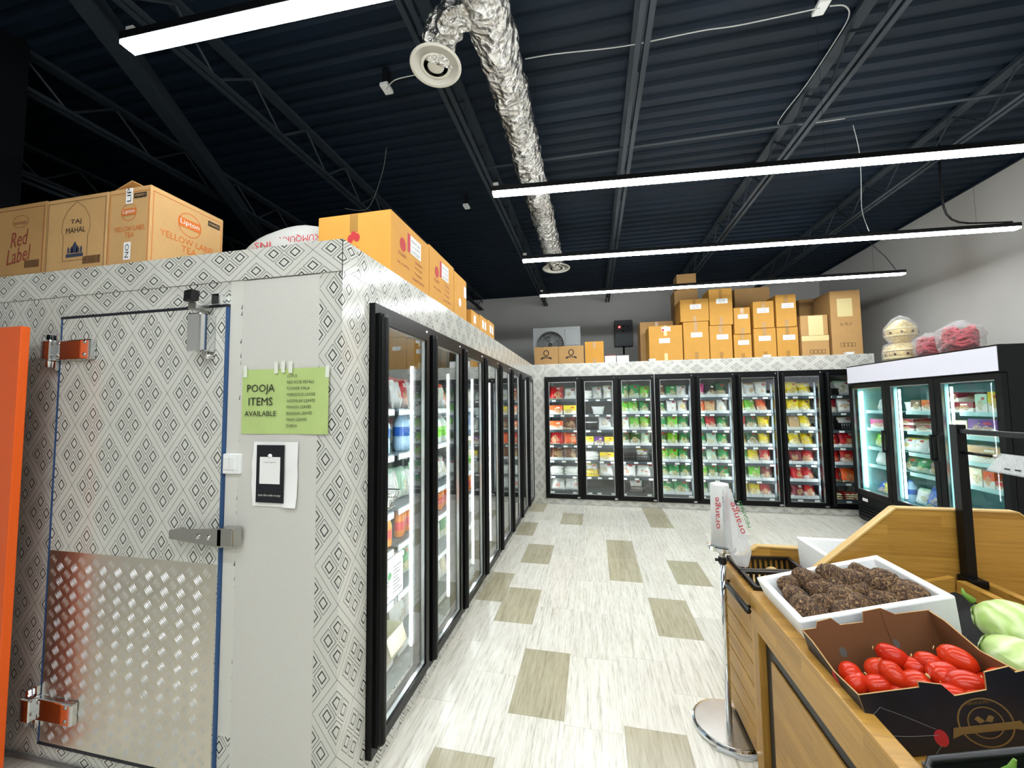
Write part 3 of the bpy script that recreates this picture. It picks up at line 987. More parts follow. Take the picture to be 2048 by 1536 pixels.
MB().box(WX + 0.1, -0.1, 0.1, LY, 0, 0.1).build('floor_panel', 'inner_floor', wc)
MB().box(WX + 0.1, -0.1, LY - 0.1, LY, 0.1, ZT - 0.1).build('end_panel', 'inner_wall', wc)
door_row(wc, (0, yd0, 0), PI / 2, -0.045)
mb = MB()
for i in range(50):
    for j in range(5):
        cx, cy = -0.16 - j * 0.07, yd0 + 0.04 + i * 0.095
        s = 1 if (i + j) % 2 else -1
        for q in range(3):
            x_, y_ = cx + (q - 1) * 0.012, cy
            mb.box(x_ - 0.002, x_ + 0.002, y_ - 0.02, y_ + 0.02, 0.1, 0.104)
tb = mb.build('tread_bars', 'aluminium', wc)
tb['kind'] = 'stuff'

# entry door with tread plate, hinges, closer and latch
dr = MB().box(DLX0, DLX1, -0.012, 0.05, DZ0, DZ1).build('entry_door', 'film', wc)
for a_, b_ in ((DLX0 - 0.010, DLX0 - 0.003), (DLX1 + 0.003, DLX1 + 0.010)):
    MB().box(a_, b_, -0.014, 0.02, DZ0 - 0.001, DZ1 + 0.001).build('gasket', 'gasket_blue', dr)
for a_, b_ in ((DZ1 + 0.001, DZ1 + 0.013), (DZ0 - 0.013, DZ0 - 0.001)):
    MB().box(DLX0 - 0.012, DLX1 + 0.012, -0.014, 0.02, a_, b_).build('gasket', 'gasket_dark', dr)
MB().box(DLX0 + 0.003, DLX1 - 0.003, -0.0145, -0.012, DZ0 + 0.004, 0.985).build('tread_plate', 'tread', dr)
mb = MB()
nxg, nzg = 11, 14
for i in range(nxg * 2):
    for j in range(nzg):
        for half in (0, 1):
            if i >= nxg * 2:
                continue
            cx = DLX0 + 0.03 + i * 0.045 + (0.0)
            cz = DZ0 + 0.035 + j * 0.064 + half * 0.032
            if (i + half) % 2 == 0:
                continue
            if cx > DLX1 - 0.02 or cz > 0.965:
                continue
            s = 1 if half else -1
            for q in range(5):
                o_ = (q - 2) * 0.0082
                # lens shaped raised bar, long axis at +-45 degrees
                ax, az = 0.019 * 0.62, 0.019 * 0.785 * s
                ox, oz = o_ * 0.785 * -s, o_ * 0.62
                bx, bz = -az / 0.019 * 0.0025, ax / 0.019 * 0.0025
                c = Vector((cx + ox, -0.0145, cz + oz))
                A, B = c + Vector((ax, 0, az)), c - Vector((ax, 0, az))
                C, D = c + Vector((bx, 0, bz)), c - Vector((bx, 0, bz))
                T = c + Vector((0, -0.0022, 0))
                for p, q2 in ((A, C), (C, B), (B, D), (D, A)):
                    mb.poly((p, q2, T) if s < 0 else (p, q2, T))
tb = mb.build('tread_bars', 'aluminium', dr)
tb['kind'] = 'stuff'
for hz, tilt in ((1.952, 0), (0.275, 0)):
    hx = DLX0
    h = MB().box(hx + 0.0, hx + 0.235, -0.04, -0.0145, hz - 0.052, hz + 0.045).build('hinge_strap', 'chrome', dr, bevel=0.006)
    MB().box(hx - 0.055, hx + 0.005, -0.062, -0.012, hz - 0.055, hz + 0.048).build('knuckle', 'chrome', dr, bevel=0.008)
    MB().box(hx - 0.03, hx - 0.002, -0.03, -0.014, hz + 0.048, hz + 0.09).box(hx - 0.03, hx - 0.002, -0.03, -0.014, hz - 0.1, hz - 0.055).build('hinge_leaf', 'chrome', dr, bevel=0.003)
    MB().lathe([(0.012, hz - 0.085), (0.012, hz + 0.075)], 12, (hx - 0.04, -0.035, 0)).build('hinge_pin', 'chrome', dr, smooth=True)
    for sx in (0.03, 0.2):
        for sz in (-0.03, 0.03):
            MB().lathe([(0.0, -0.044), (0.008, -0.043), (0.009, -0.04), (0.009, -0.03)], 10, (hx + sx, 0, hz + sz), axis='y').build('screw', 'brushed_steel', h, smooth=True)
cxl = -1.68 - XS
cl = MB().box(cxl - 0.035, cxl + 0.035, -0.085, -0.0125, 1.905, 2.07).build('door_closer', 'chrome', dr, bevel=0.005)
MB().box(cxl - 0.028, cxl + 0.02, -0.09, -0.03, 2.085, 2.115).build('closer_arm', 'brushed_steel', cl, bevel=0.004)
MB().prism([(cxl - 0.04, 2.12), (cxl + 0.0, 2.128), (cxl + 0.004, 2.17), (cxl - 0.036, 2.165)], 'y', -0.1, -0.065).build('closer_cap', 'black_plastic', cl)
MB().box(cxl + 0.03, cxl + 0.075, -0.035, 0.0, 2.115, 2.165).build('closer_bracket', 'chrome', cl, bevel=0.003)
MB().lathe([(0, -0.045), (0.012, -0.043), (0.014, -0.03), (0.014, -0.012)], 12, (cxl + 0.02, 0, 1.885), axis='y').build('bolt', 'chrome', cl, smooth=True)
lx0, lx1 = -1.80 - XS, -1.49 - XS
lt = MB().prism([(lx0, 1.098), (lx0, 1.135), (lx1 - 0.035, 1.155), (lx1 - 0.035, 1.075)], 'y', -0.062, -0.05).build('latch_handle', 'brushed_steel', dr, bevel=0.003)
MB().box(lx1 - 0.06, lx1 + 0.02, -0.062, -0.0145, 1.08, 1.155).build('latch_box', 'brushed_steel', lt, bevel=0.004)
MB().box(lx0, lx0 + 0.03, -0.05, -0.0125, 1.1, 1.133).build('latch_foot', 'brushed_steel', lt)
for sx in (0.10, 0.155):
    MB().lathe([(0, -0.068), (0.009, -0.067), (0.011, -0.062)], 12, (lx1 - sx, 0, 1.115), axis='y').build('latch_screw', 'chrome', lt, smooth=True)
sw = MB().box(-1.583 - XS, -1.492 - XS, -0.016, 0, 1.372, 1.458).build('switch_plate', 'white_plastic', wc, bevel=0.004)
for k in (0, 1):
    MB().box(-1.572 - XS + k * 0.03, -1.545 - XS + k * 0.03, -0.021, -0.016, 1.39, 1.445).build('rocker', 'white_plastic', sw, bevel=0.002)
bulk = MB().tube(((-3.96 - XS, -0.01, 0.03), (-1.02 - XS, -0.01, 0.015)), 0.008, 6).build('floor_sealant', 'ink_grey', wc)

# paper notices on the cooler -----------------------------------------
t = thing('paper_notice', 'lime green taped paper notice reading POOJA ITEMS AVAILABLE', 'notice', (-1.2845, YF - 0.006, 1.683))
mb = MB()
nxs = 10
rows = []
for j in range(5):
    rows.append([(-0.217 + 0.434 * i / nxs, -0.002 * math.sin(i * 0.9) - 0.0025 * (i / nxs) ** 3 * 2, -0.139 + 0.278 * j / 4) for i in range(nxs + 1)])
mb.grid(rows)
mb.build('sheet', 'sign_green', t, smooth=True)
for w_, zz, ww in (('POOJA', 0.052, 0.14), ('ITEMS', 0.0, 0.122), ('AVAILABLE', -0.052, 0.16)):
    text(t, w_, -0.115, -0.0062, zz, '-y', 'ink_black', ww)
for k, w_ in enumerate(['LOTUS', 'RED ROSE PETALS', 'FLOWER MALA', 'MARIGOLD LOOSE', 'ASOPALAV LEAVES', 'MANGO LEAVES', 'BANANA LEAVES', 'PAAN LEAVES', 'DURVA']):
    hh = 0.0125
    ww = TXT[w_][1] / TXT[w_][2] * hh * 0.92
    text(t, w_, 0.018 + ww / 2, -0.0075, 0.106 - k * 0.0262, '-y', 'ink_black', ww, hh)
for x_, z_ in ((-0.19, 0.135), (-0.035, 0.14), (0.0, 0.142), (0.03, 0.14), (0.205, 0.125)):
    MB().box(x_ - 0.008, x_ + 0.008, -0.0085, -0.0055, z_ - 0.02, z_ + 0.03).build('tape_strip', 'tape', t, rot=(0, R.uniform(-.05, .05), 0))
t = thing('payment_poster', 'white sheet with a black printed panel taped below the lime notice', 'poster', (-1.318, YF - 0.0055, 1.376))
mb = MB()
rows = []
for j in range(7):
    z_ = -0.135 + 0.27 * j / 6
    rows.append([((-0.108 + 0.216 * i / 8) - (0.006 if j in (2, 3, 4) and i == 0 else 0), -0.002 - 0.004 * math.sin(j * 1.1) ** 2 - 0.004 * (i == 0) - (0.012 if (j == 0 and i > 5) else 0), z_) for i in range(9)])
mb.grid(rows)
mb.build('sheet', 'white_paper', t, smooth=True)
pb = MB().box(-0.088, 0.048, -0.0115, -0.0095, -0.118, 0.122).build('black_panel', 'board_dark', t)
MB().box(-0.07, 0.03, -0.0135, -0.0115, -0.04, 0.072).build('white_card', 'white_paper', pb, bevel=0.0008)
MB().lathe([(0, -0.0165), (0.009, -0.016), (0.0095, -0.0115)], 16, (-0.02, 0, 0.076), axis='y').build('pin_dot', 'white_plastic', pb, smooth=True)
text(t, 'Orange megamart', -0.02, -0.0142, 0.05, '-y', 'ink_grey', 0.06)
text(t, 'scan the code to pay', -0.02, -0.0122, -0.088, '-y', 'ink_white', 0.11)

# ------------------------------------------------------------------ shelf racks and food packs
COLOURS = dict(green=('169045', 'green'), lime=('6cc524', 'bright lime green'), dkgreen=('1d5a30', 'dark green'), yellow=('f0d418', 'yellow'), red=('c51a20', 'red'), orange=('ea5a1c', 'orange'), white=('e4e6e0', 'white'), purple=('6a2d86', 'purple'), pink=('d13f8e', 'pink'), tan=('c9a171', 'tan'), brown=('6b3d20', 'brown'), black=('1c1d20', 'black'), mint=('b9dcc0', 'pale mint'), blue=('2f66c0', 'blue'), maroon=('7d1527', 'maroon'), cream=('e9ddb8', 'cream'))


def bag_mesh(seed, mats):
    rr = random.Random(seed)
    nu, nv = 9, 11
    mb = MB()
    ph = rr.uniform(0, 9)
    for side in (-1, 1):
        rows = []
        for j in range(nv + 1):
            v = j / nv
            row = []
            for i in range(nu + 1):
                u = i / nu
                a, b = abs(2 * u - 1), abs(2 * v - 1)
                th = 0.5 * max(0.0, (1 - a ** 2.6)) ** 0.5 * max(0.0, (1 - b ** 5)) ** 0.6 * (0.75 + 0.35 * (1 - v))
                th += (0.06 * noise.noise(Vector((u * 4 + ph, v * 4, side * 3)))) * (1 - a ** 4) * (1 - b ** 4)
                wob = 0.035 * noise.noise(Vector((v * 3 + ph, side * 0.01, 5)))
                pin = 1 - 0.1 * (1 - b) ** 0.7 + 0.05 * b
                row.append(((u - 0.5) * pin + wob * a, side * th - 0.04 * math.sin(v * 3 + ph), v + 0.03 * noise.noise(Vector((u * 3 + ph, v, 1)))))
            rows.append(row)
        if side > 0:
            rows = [list(reversed(r)) for r in rows]
        mb.grid(rows)
    return mb.mesh('food_bag', mats, True)


BAGS = {st: [bag_mesh(i * 7 + 3, 'pack_' + st) for i in range(4)] for st in ('band', 'full', 'pale')}
CLEARBAG = bag_mesh(77, 'clear_plastic')


def boxy(mat):
    mb = MB()
    a, b, c, d = (-.5, -.5, 0), (.5, -.5, 0), (.5, .5, 0), (-.5, .5, 0)
    e, f, g, h = (-.5, -.5, 1), (.5, -.5, 1), (.5, .5, 1), (-.5, .5, 1)
    U = [(0, 0), (1, 0), (1, 1), (0, 1)]
    for q in ((a, b, f, e), (b, c, g, f), (c, d, h, g), (d, a, e, h), (e, f, g, h), (d, c, b, a)):
        mb.poly(q, U)
    return mb.mesh('carton', mat)


PACKBOX = boxy('pack_box')
TRAY = MB().box(-.5, .5, -.5, .5, 0, 0.004).box(-.5, .5, -.5, -.485, 0.004, 0.05).box(-.5, .5, .485, .5, 0.004, 0.09).prism([(-.485, .004), (.485, .004), (.485, .09), (-.485, .05)], 'x', -.5, -.485).prism([(-.485, .004), (.485, .004), (.485, .09), (-.485, .05)], 'x', .485, .5).mesh('display_tray', 'tray_white')


def basket_mesh(w, d, h, mat, wall=0.006, pitch=0.03, rim=0.014):
    # open basket with slotted sides
    mb = MB()
    mb.box(-w / 2, w / 2, -d / 2, d / 2, 0, 0.006)
    for ax in (0, 1):
        L = w if ax == 0 else d
        o_ = (d if ax == 0 else w) / 2
        for sgn in (-1, 1):
            def B(a0, a1, z0, z1, t=wall):
                lo, hi = (o_ - t, o_) if sgn > 0 else (-o_, -o_ + t)
                if ax == 0:
                    mb.box(a0, a1, lo, hi, z0, z1)
                else:
                    mb.box(lo, hi, a0, a1, z0, z1)
            B(-L / 2, L / 2, 0.006, h * 0.16)
            B(-L / 2, L / 2, h * 0.5, h * 0.58)
            B(-L / 2, L / 2, h * 0.9, h)
            B(-L / 2, L / 2, h - rim * 0.6, h + 0.001, rim)
            k = int(L / pitch)
            for i in range(k + 1):
                a = -L / 2 + L * i / k
                B(max(-L / 2, a - pitch * 0.22), min(L / 2, a + pitch * 0.22), h * 0.16, h * 0.9)
    return mb.mesh('basket', mat)


BASK_B = basket_mesh(0.26, 0.3, 0.11, 'black_plastic')
BASK_Y = basket_mesh(0.24, 0.28, 0.11, 'lemon')

shelf_me = {}


def make_shelf(mat, n_tag):
    key = (mat, n_tag)
    if key not in shelf_me:
        mb = MB().box(0.03, DW - 0.03, 0.0, 0.52, -0.012, 0.0).box(0.03, DW - 0.03, -0.008, 0.0, -0.04, 0.006)
        shelf_me[key] = mb.mesh('shelf', mat)
    return shelf_me[key]


TAG = MB().box(-0.034, 0.034, -0.0115, -0.008, -0.034, -0.006).mesh('price_tag', 'white_paper')
STRIP = MB().box(0.031, DW - 0.031, -0.0105, -0.008, -0.036, -0.002).mesh('price_strip', 'white_plastic')


def rack(label, loc, rz, zs, group, strips, mat='shelf_dark', tags=3, posts=(0.01, 0.48)):
    t = thing('shelf_rack', label, 'shelf rack', loc, (0, 0, rz), group)
    for x in (0.02, DW - 0.045):
        for y in posts:
            MB().box(x, x + 0.025, y, y + 0.025, 0.1, 1.96).build('upright', 'shelf_grey', t)
    for k, z in enumerate(zs):
        s = obj('shelf', make_shelf(mat, tags), t, (0, 0, z))
        if strips:
            obj('price_strip', STRIP, s)
        for q in range(tags):
            if R.random() < 0.82:
                obj('price_tag', TAG, s, (0.12 + q * (DW - 0.22) / max(1, tags - 1) + R.uniform(-.03, .03), -0.0005 - (0.0026 if strips else 0), 0))
    return t


def place(o, M, x, y, z, rz=0.0, tilt=0.0, scale=None):
    o.location = M @ Vector((x, y, z))
    o.rotation_euler = (tilt, 0, 0)
    e = (M.to_3x3() @ Matrix.Rotation(rz, 3, 'Z') @ Matrix.Rotation(tilt, 3, 'X')).to_euler()
    o.rotation_euler = e
    if scale:
        o.scale = scale
    return o


def colour(o, c):
    o.color = (*lin(COLOURS[c][0]), 1)
    return o


NOUN = {'b': 'frozen food bag', 'f': 'glossy snack bag', 'p': 'pale printed bag', 'c': 'printed food carton', 'k': 'flat frozen packet', 't': 'plastic tub', 'h': 'frozen paratha pouch'}

# rows: freezer door -> shelf (top to bottom) -> items. Letter = kind, '+' = standing in a white tray
FREEZER = [
    ['f red,p mint', 'c orange,c yellow', 'c orange,f brown', 'f red,f orange', 'f brown+,f brown+', 'k white,k white', 'p pink,p pink'],
    ['k mint,p mint,p cream', 't white', 't black,p white+', 'c yellow,c purple,c yellow', 'k yellow,c yellow', 'y yellow,p white', ''],
    ['b green,b green,b lime', 'b lime+,b lime+,b green+', 'p mint+,b lime+,b lime+', 'b dkgreen+,b dkgreen+,b mint+', 'w black,w yellow', 'p red,p red', 'w white'],
    ['b brown+,b green+,p mint+', 'b green+,p purple+,p yellow+', 'b green+,b lime+,b green+', 'b dkgreen+,b lime+,b green+', 'b lime+,b lime+,b green+', 'b green+,b green+,b green+', 'b green+,b green+'],
    ['b pink+,b black+,b dkgreen+', 'f orange+,f tan+,p white+', 'b green+,b red+,b green+', 'b green+,b mint+,b green+', 'b dkgreen+,b mint+,b green+', 'b lime+,b green+,b green+', 'b green+,b mint+,b green+'],
    ['p tan+,p tan+,p cream+', 'b yellow+,b lime+,b orange+', 'b red+,b dkgreen+,b yellow+', 'b yellow+,b dkgreen+,b yellow+', 'b green+,b yellow+,b red+', 'b dkgreen+,b lime+,b maroon+', 'b yellow+,b yellow+,b red+'],
    ['f yellow+,b yellow+,b yellow+', 'f yellow+,b yellow+,b yellow+', 'b yellow+,f tan+,b yellow+', 'b yellow+,b yellow+,f yellow+', 'f maroon+,f maroon+,b red+', 'f red+,f red+,b red+', 'f orange+,f maroon+,b red+'],
    ['w mint,p mint', 'b maroon,p cream', 'w tan,w cream', 'f red+,f red+', 'f red+,b red+', 'f red,f orange', 'k red,k red']]
ZSH = [1.755, 1.494, 1.23, 0.97, 0.709, 0.444, 0.188]
MR = Matrix.Translation((R0, YB + 0.14, 0))
for d in range(8):
    dn = ORD[d] + ' freezer door from the corner'
    rk = rack('grey shelf rack behind the ' + dn, (R0 + d * DW, YB + 0.14, 0), 0, ZSH, 'shelf racks in the back freezer', False, 'shelf_dark')
    for s in range(7):
        row = [q for q in FREEZER[d][s].split(',') if q]
        n = len(row)
        where = ', %s shelf down, %s' % (ORD[s], dn)
        for i, q in enumerate(row):
            kind, rest = q.split(' ')
            tr = rest.endswith('+')
            cn = rest.rstrip('+')
            w = 0.50 / max(n, 2)
            x = d * DW + 0.05 + (i + 0.5) * (0.50 / n)
            z = ZSH[s] + 0.001
            grp = 'packs behind the ' + dn
            if tr:
                o = obj('display_tray', TRAY)
                place(o, MR, x, 0.16, z, 0, 0, (w * 0.97, 0.3, 1))
                tag(o, 'white display tray' + where, 'tray', 'white trays behind the ' + dn)
                z += 0.005
            hs = R.uniform(0.19, 0.235)
            cname = COLOURS[cn][1]
            if kind in 'bfp':
                st = {'b': 'band', 'f': 'full', 'p': 'pale'}[kind]
                # a leaning packet with another of the same behind it
                for layer in range(2 if n >= 2 else 1):
                    o = colour(obj('food_bag', R.choice(BAGS[st])), cn)
                    place(o, MR, x + R.uniform(-.008, .008), 0.085 + layer * 0.125, z + 0.004, R.uniform(-.2, .2), R.uniform(-.42, -.2), (w * R.uniform(0.95, 1.05), 0.09, hs * 1.1))
                    tag(o, cname + ' ' + NOUN[kind] + where, 'food bag', grp)
            elif kind == 'c':
                o = colour(obj('food_carton', PACKBOX), cn)
                place(o, MR, x, 0.14, z, 0, 0, (w * 0.93, 0.22, R.uniform(0.14, 0.17)))
                tag(o, cname + ' ' + NOUN[kind] + where, 'carton', grp)
            elif kind == 'k':
                for j in range(5 if d != 7 else 3):
                    o = colour(obj('flat_packet', R.choice(BAGS['pale' if d != 7 else 'full'])), cn)
                    place(o, MR, x + R.uniform(-.012, .012), 0.02, z + 0.015 + j * 0.03, R.uniform(-.1, .1), -PI / 2 + 0.02, (w * 0.95, 0.05, 0.25))
                    o.rotation_euler = (-PI / 2 + 0.01, 0, R.uniform(-.08, .08))
                    tag(o, cname + ' flat packet in a pile' + where, 'food packet', grp)
            elif kind == 't':
                t = thing('foam_tub', cname + ' lidded tub' + where, 'tub', MR @ Vector((x, 0.16, z)), group=grp)
                mb = MB().lathe([(0, 0), (0.085, 0), (0.105, 0.12), (0, 0.12)], 20)
                mb.build('tub_body', 'white_plastic' if cn == 'white' else 'black_plastic', t, smooth=False)
                MB().lathe([(0.108, 0.12), (0.112, 0.125), (0.112, 0.135), (0, 0.138)], 20).build('lid', 'white_plastic', t)
            elif kind in 'wy':
                o = obj('slotted_basket', BASK_Y if kind == 'y' else BASK_B)
                place(o, MR, x, 0.17, z, 0, 0, (min(0.95, w / 0.26), 0.95, 1))
                tag(o, ('yellow' if kind == 'y' else 'black') + ' slotted plastic basket' + where, 'basket', 'baskets behind the ' + dn)
                if cn != 'black':
                    o = colour(obj('food_bag', R.choice(BAGS['pale'])), cn)
                    place(o, MR, x, 0.12, z + 0.008, 0.05, -0.35, (0.2, 0.1, 0.2))
                    tag(o, cname + ' bag standing in a basket' + where, 'food bag', grp)

# ------------------------------------------------------------------ side cooler racks
def bottle_meshes(kind):
    if kind == 'jug':
        body = MB().lathe([(0, 0), (0.06, 0), (0.065, 0.01), (0.065, 0.15), (0.055, 0.18), (0.022, 0.22), (0.018, 0.245), (0, 0.245)], 14).mesh('bottle_body', 'milk_white', True)
        cap = MB().lathe([(0.021, 0.245), (0.021, 0.265), (0, 0.266)], 12).mesh('cap', 'cap_green', False)
        lab = MB().lathe([(0.0662, 0.05), (0.0662, 0.13)], 14).mesh('label_band', 'label_lime', True)
    elif kind == 'water':
        body = MB().lathe([(0, 0), (0.055, 0), (0.06, 0.01), (0.06, 0.08), (0.055, 0.09), (0.06, 0.1), (0.06, 0.18), (0.03, 0.23), (0.02, 0.25), (0, 0.25)], 14).mesh('bottle_body', 'water_blue', True)
        cap = MB().lathe([(0.021, 0.25), (0.021, 0.268), (0, 0.269)], 12).mesh('cap', 'cap_blue', False)
        lab = MB().lathe([(0.0612, 0.1), (0.0612, 0.16)], 14).mesh('label_band', 'cap_blue', True)
    else:
        body = MB().lathe([(0, 0), (0.03, 0), (0.034, 0.008), (0.034, 0.12), (0.026, 0.15), (0.014, 0.175), (0.013, 0.19), (0, 0.19)], 12).mesh('bottle_body', 'juice_orange', True)
        cap = MB().lathe([(0.0155, 0.185), (0.0155, 0.205), (0, 0.206)], 10).mesh('cap', 'cap_red', False)
        lab = MB().lathe([(0.0348, 0.045), (0.0348, 0.1)], 12).mesh('label_band', 'cap_red', True)
    return body, cap, lab


BOT = {k: bottle_meshes(k) for k in ('jug', 'water', 'juice')}
BLAB = {'jug': 'white milk jug with lime label', 'water': 'pale blue water bottle with blue cap', 'juice': 'small orange juice bottle with red cap'}


def bottle(kind, p, label, grp, rz=0.0):
    b, c, l = BOT[kind]
    t = thing('bottle', label, 'bottle', p, (0, 0, rz), grp)
    obj('bottle_body', b, t)
    obj('cap', c, t)
    obj('label_band', l, t)
    return t


MS = Matrix.Translation((XS - 0.19, D0, 0)) @ Matrix.Rotation(PI / 2, 4, 'Z')
SZ = [0.17, 0.50, 0.80, 1.02, 1.36, 1.64]
SIDE = ['', 'bags_white bags_green juice bags_mint water bags_red', 'bags_cream bags_green juice bags_white jug bags_orange', 'bags_green bags_white juice jug water bags_yellow', 'jug bags_white juice bags_blue water bags_mint', 'bags_mint bags_cream juice water jug bags_green', 'bags_mint water juice jug bags_green bags_white', 'bags_green jug juice bags_white water bags_cream']
for d in range(8):
    dn = ORD[d] + ' side cooler door from entry'
    rack('grey shelf rack behind the ' + dn, MS @ Vector((d * DW, 0, 0)), PI / 2, SZ, 'shelf racks in the side cooler', True, 'shelf_grey', 3, (0.48,))
    if not SIDE[d]:
        continue
    for s, what in enumerate(SIDE[d].split(' ')):
        where = ', %s shelf up, %s' % (ORD[s], dn)
        grp = 'goods behind the ' + dn
        if what in BOT:
            n = 6 if what == 'juice' else 3
            for i in range(n):
                x = d * DW + (0.15 if d == 1 else 0.06) + (i + 0.5) * (0.40 if d == 1 else 0.48) / n
                bottle(what, MS @ Vector((x, 0.09 if i % 2 else 0.07, SZ[s] + 0.001)), BLAB[what] + where, grp)
        else:
            cn = what.split('_')[1]
            for i in range(4):
                o = colour(obj('food_bag', R.choice(BAGS['band' if i % 2 else 'pale'])), cn)
                place(o, MS, d * DW + (0.2 if d == 1 else 0.1) + i * (0.11 if d == 1 else 0.13), 0.1 + R.uniform(0, .03), SZ[s] + 0.004, R.uniform(-.2, .2), R.uniform(-.25, -.1), (0.12, 0.08, R.uniform(0.15, 0.17) if s == 2 else R.uniform(0.19, 0.23)))
                tag(o, COLOURS[cn][1] + ' pouch standing' + where, 'food bag', grp)
# first rack, goods seen close up
w1 = ', first side cooler door from entry'
t = thing('foam_box', 'white foam box with small green print behind the first side cooler door', 'foam box', MS @ Vector((0.46, 0.14, SZ[1] + 0.001)), (0, 0, PI / 2))
MB().box(-0.235, 0.235, -0.15, 0.17, 0, 0.21).build('box_body', 'foam', t, bevel=0.012)
MB().box(-0.24, 0.24, -0.155, 0.175, 0.212, 0.25).build('lid', 'foam', t, bevel=0.012)
MB().lathe([(0, -0.1515), (0.022, -0.1513), (0.022, -0.1505)], 16, (0.06, 0, 0.155), axis='y').build('print_mark', 'ink_green', t)
mb = MB()
for k in range(8):
    z_ = 0.185 - k * 0.021
    mb.box(0.1, 0.1 + R.uniform(0.05, 0.12), -0.1508, -0.1504, z_, z_ + 0.009)
    if k > 2:
        mb.box(-0.02, 0.02 + R.uniform(0.0, 0.05), -0.1508, -0.1504, z_, z_ + 0.008)
mb.build('print_lines', 'ink_grey', t)
t = thing('open_carton', 'open cream carton on the lowest shelf behind the first side cooler door', 'carton', MS @ Vector((0.47, 0.16, SZ[0] + 0.001)), (0, 0, PI / 2))
mb = MB().box(-0.2, 0.2, -0.18, 0.18, 0, 0.006)
mb.box(-0.2, 0.2, -0.18, -0.174, 0.006, 0.15).box(-0.2, 0.2, 0.174, 0.18, 0.006, 0.15).box(-0.2, -0.194, -0.174, 0.174, 0.006, 0.15).box(0.194, 0.2, -0.174, 0.174, 0.006, 0.15)
mb.build('carton_body', 'carton_cream', t)
MB().prism([(-0.18, 0.15), (-0.176, 0.15), (-0.21, 0.06), (-0.214, 0.06)], 'x', 0.0, 0.19).build('flap', 'carton_cream', t)
MB().box(-0.15, -0.02, -0.183, -0.1801, 0.03, 0.09).build('label_patch', 'white_paper', t)
for i in range(3):
    bottle('jug', MS @ Vector((0.33 + i * 0.135, 0.17, SZ[0] + 0.008)), 'white milk jug standing in the open cream carton', 'jugs in the open cream carton')
for i in range(8):
    bottle('juice', MS @ Vector((0.3 + (i % 4) * 0.1 + 0.03 * (i // 4), 0.06 + 0.09 * (i // 4), SZ[2] + 0.001)), 'small orange juice bottle with red cap, third shelf up' + w1, 'juice bottles behind the first side cooler door')
t = thing('wire_basket', 'grey wire basket of lemons behind the first side cooler door', 'basket', MS @ Vector((0.43, 0.2, SZ[3] + 0.001)), (0, 0, PI / 2))
mb = MB()
for k in range(15):
    x = -0.22 + 0.44 * k / 14
    mb.tube(((x, -0.2, 0.11), (x, -0.16, 0.004), (x, 0.16, 0.004), (x, 0.18, 0.11)), 0.0025, 5)
for z_, y0 in ((0.11, -0.2), (0.06, -0.18), (0.005, -0.16)):
    mb.tube(((-0.24, y0, z_), (0.24, y0, z_)), 0.004, 6)
    mb.tube(((-0.24, -y0 - .02, z_), (0.24, -y0 - .02, z_)), 0.004, 6)
    mb.tube(((-0.24, y0, z_), (-0.24, -y0 - .02, z_)), 0.004, 6)
    mb.tube(((0.24, y0, z_), (0.24, -y0 - .02, z_)), 0.004, 6)
mb.build('wire_frame', 'brushed_steel', t)
MB().box(-0.12, 0.1, -0.1985, -0.1955, 0.035, 0.09).build('tag_plate', 'clear_plastic', t, rot=(0, 0, 0))
lem = MB().lathe([(0, -0.045), (0.008, -0.04), (0.025, -0.025), (0.033, 0), (0.025, 0.025), (0.01, 0.038), (0, 0.042)], 14, axis='x').mesh('lemon', 'lemon', True)
for i in range(8):
    o = obj('lemon', lem, None, MS @ Vector((0.29 + 0.09 * (i % 4), 0.09 + 0.085 * (i // 4), SZ[3] + 0.045 + (0.05 if i in (5, 6) else 0))), (R.uniform(-.4, .4), R.uniform(-.4, .4), R.uniform(0, 6)))
    tag(o, 'yellow lemon in the grey wire basket', 'lemon', 'lemons in the wire basket')
for i in range(4):
    bottle('water' if i % 2 else 'jug', MS @ Vector((0.17 + i * 0.14, 0.1, SZ[4] + 0.001)), ('pale blue water bottle' if i % 2 else 'white lime-label milk jug') + ', fifth shelf up' + w1, 'bottles on the fifth shelf behind the first side cooler door')

# ------------------------------------------------------------------ cartons on top of the coolers
FLAPS = {}


def carton(name, label, x0, x1, y0, y1, z0, z1, mat, group=None, cat='carton', tape=True, rz=0.0, tmat='tape_brown', seam=True):
    w, d, h = x1 - x0, y1 - y0, z1 - z0
    t = thing(name, label, cat, ((x0 + x1) / 2, (y0 + y1) / 2, z0), (0, 0, rz), group)
    MB().box(-w / 2, w / 2, -d / 2, d / 2, 0, h).build('carton_body', mat, t, bevel=0.004)
    # the two closed top flaps stand a board's thickness proud of the body
    MB().box(-w / 2 + 0.002, w / 2 - 0.002, -d / 2 + 0.002, -0.0015, h, h + 0.004).build('top_flap', mat, t)
    MB().box(-w / 2 + 0.002, w / 2 - 0.002, 0.0015, d / 2 - 0.002, h, h + 0.004).build('top_flap', mat, t)
    if tape:
        MB().box(-0.025, 0.025, -d / 2 - 0.0008, -d / 2, h * 0.72, h + 0.0).build('tape_strip', tmat, t)
        MB().box(-0.025, 0.025, -d / 2 - 0.0008, -d / 2, 0, h * 0.22).build('tape_strip', tmat, t)
    return t, w, d, h


def megamart(t, w, d, h, z, x=0.0, lw=0.17):
    lw = min(lw, w * 0.62)
    lh = lw * 0.46
    s = MB().box(x - lw / 2, x + lw / 2, -d / 2 - 0.0025, -d / 2 - 0.001, z - lh / 2, z + lh / 2).build('label_sticker', 'white_paper', t)
    text(s, 'Orange', x, -d / 2 - 0.0032, z + lh * 0.2, '-y', 'ink_black', lw * 0.52)
    text(s, 'Megamart', x, -d / 2 - 0.0032, z - lh * 0.22, '-y', 'ink_black', lw * 0.68)


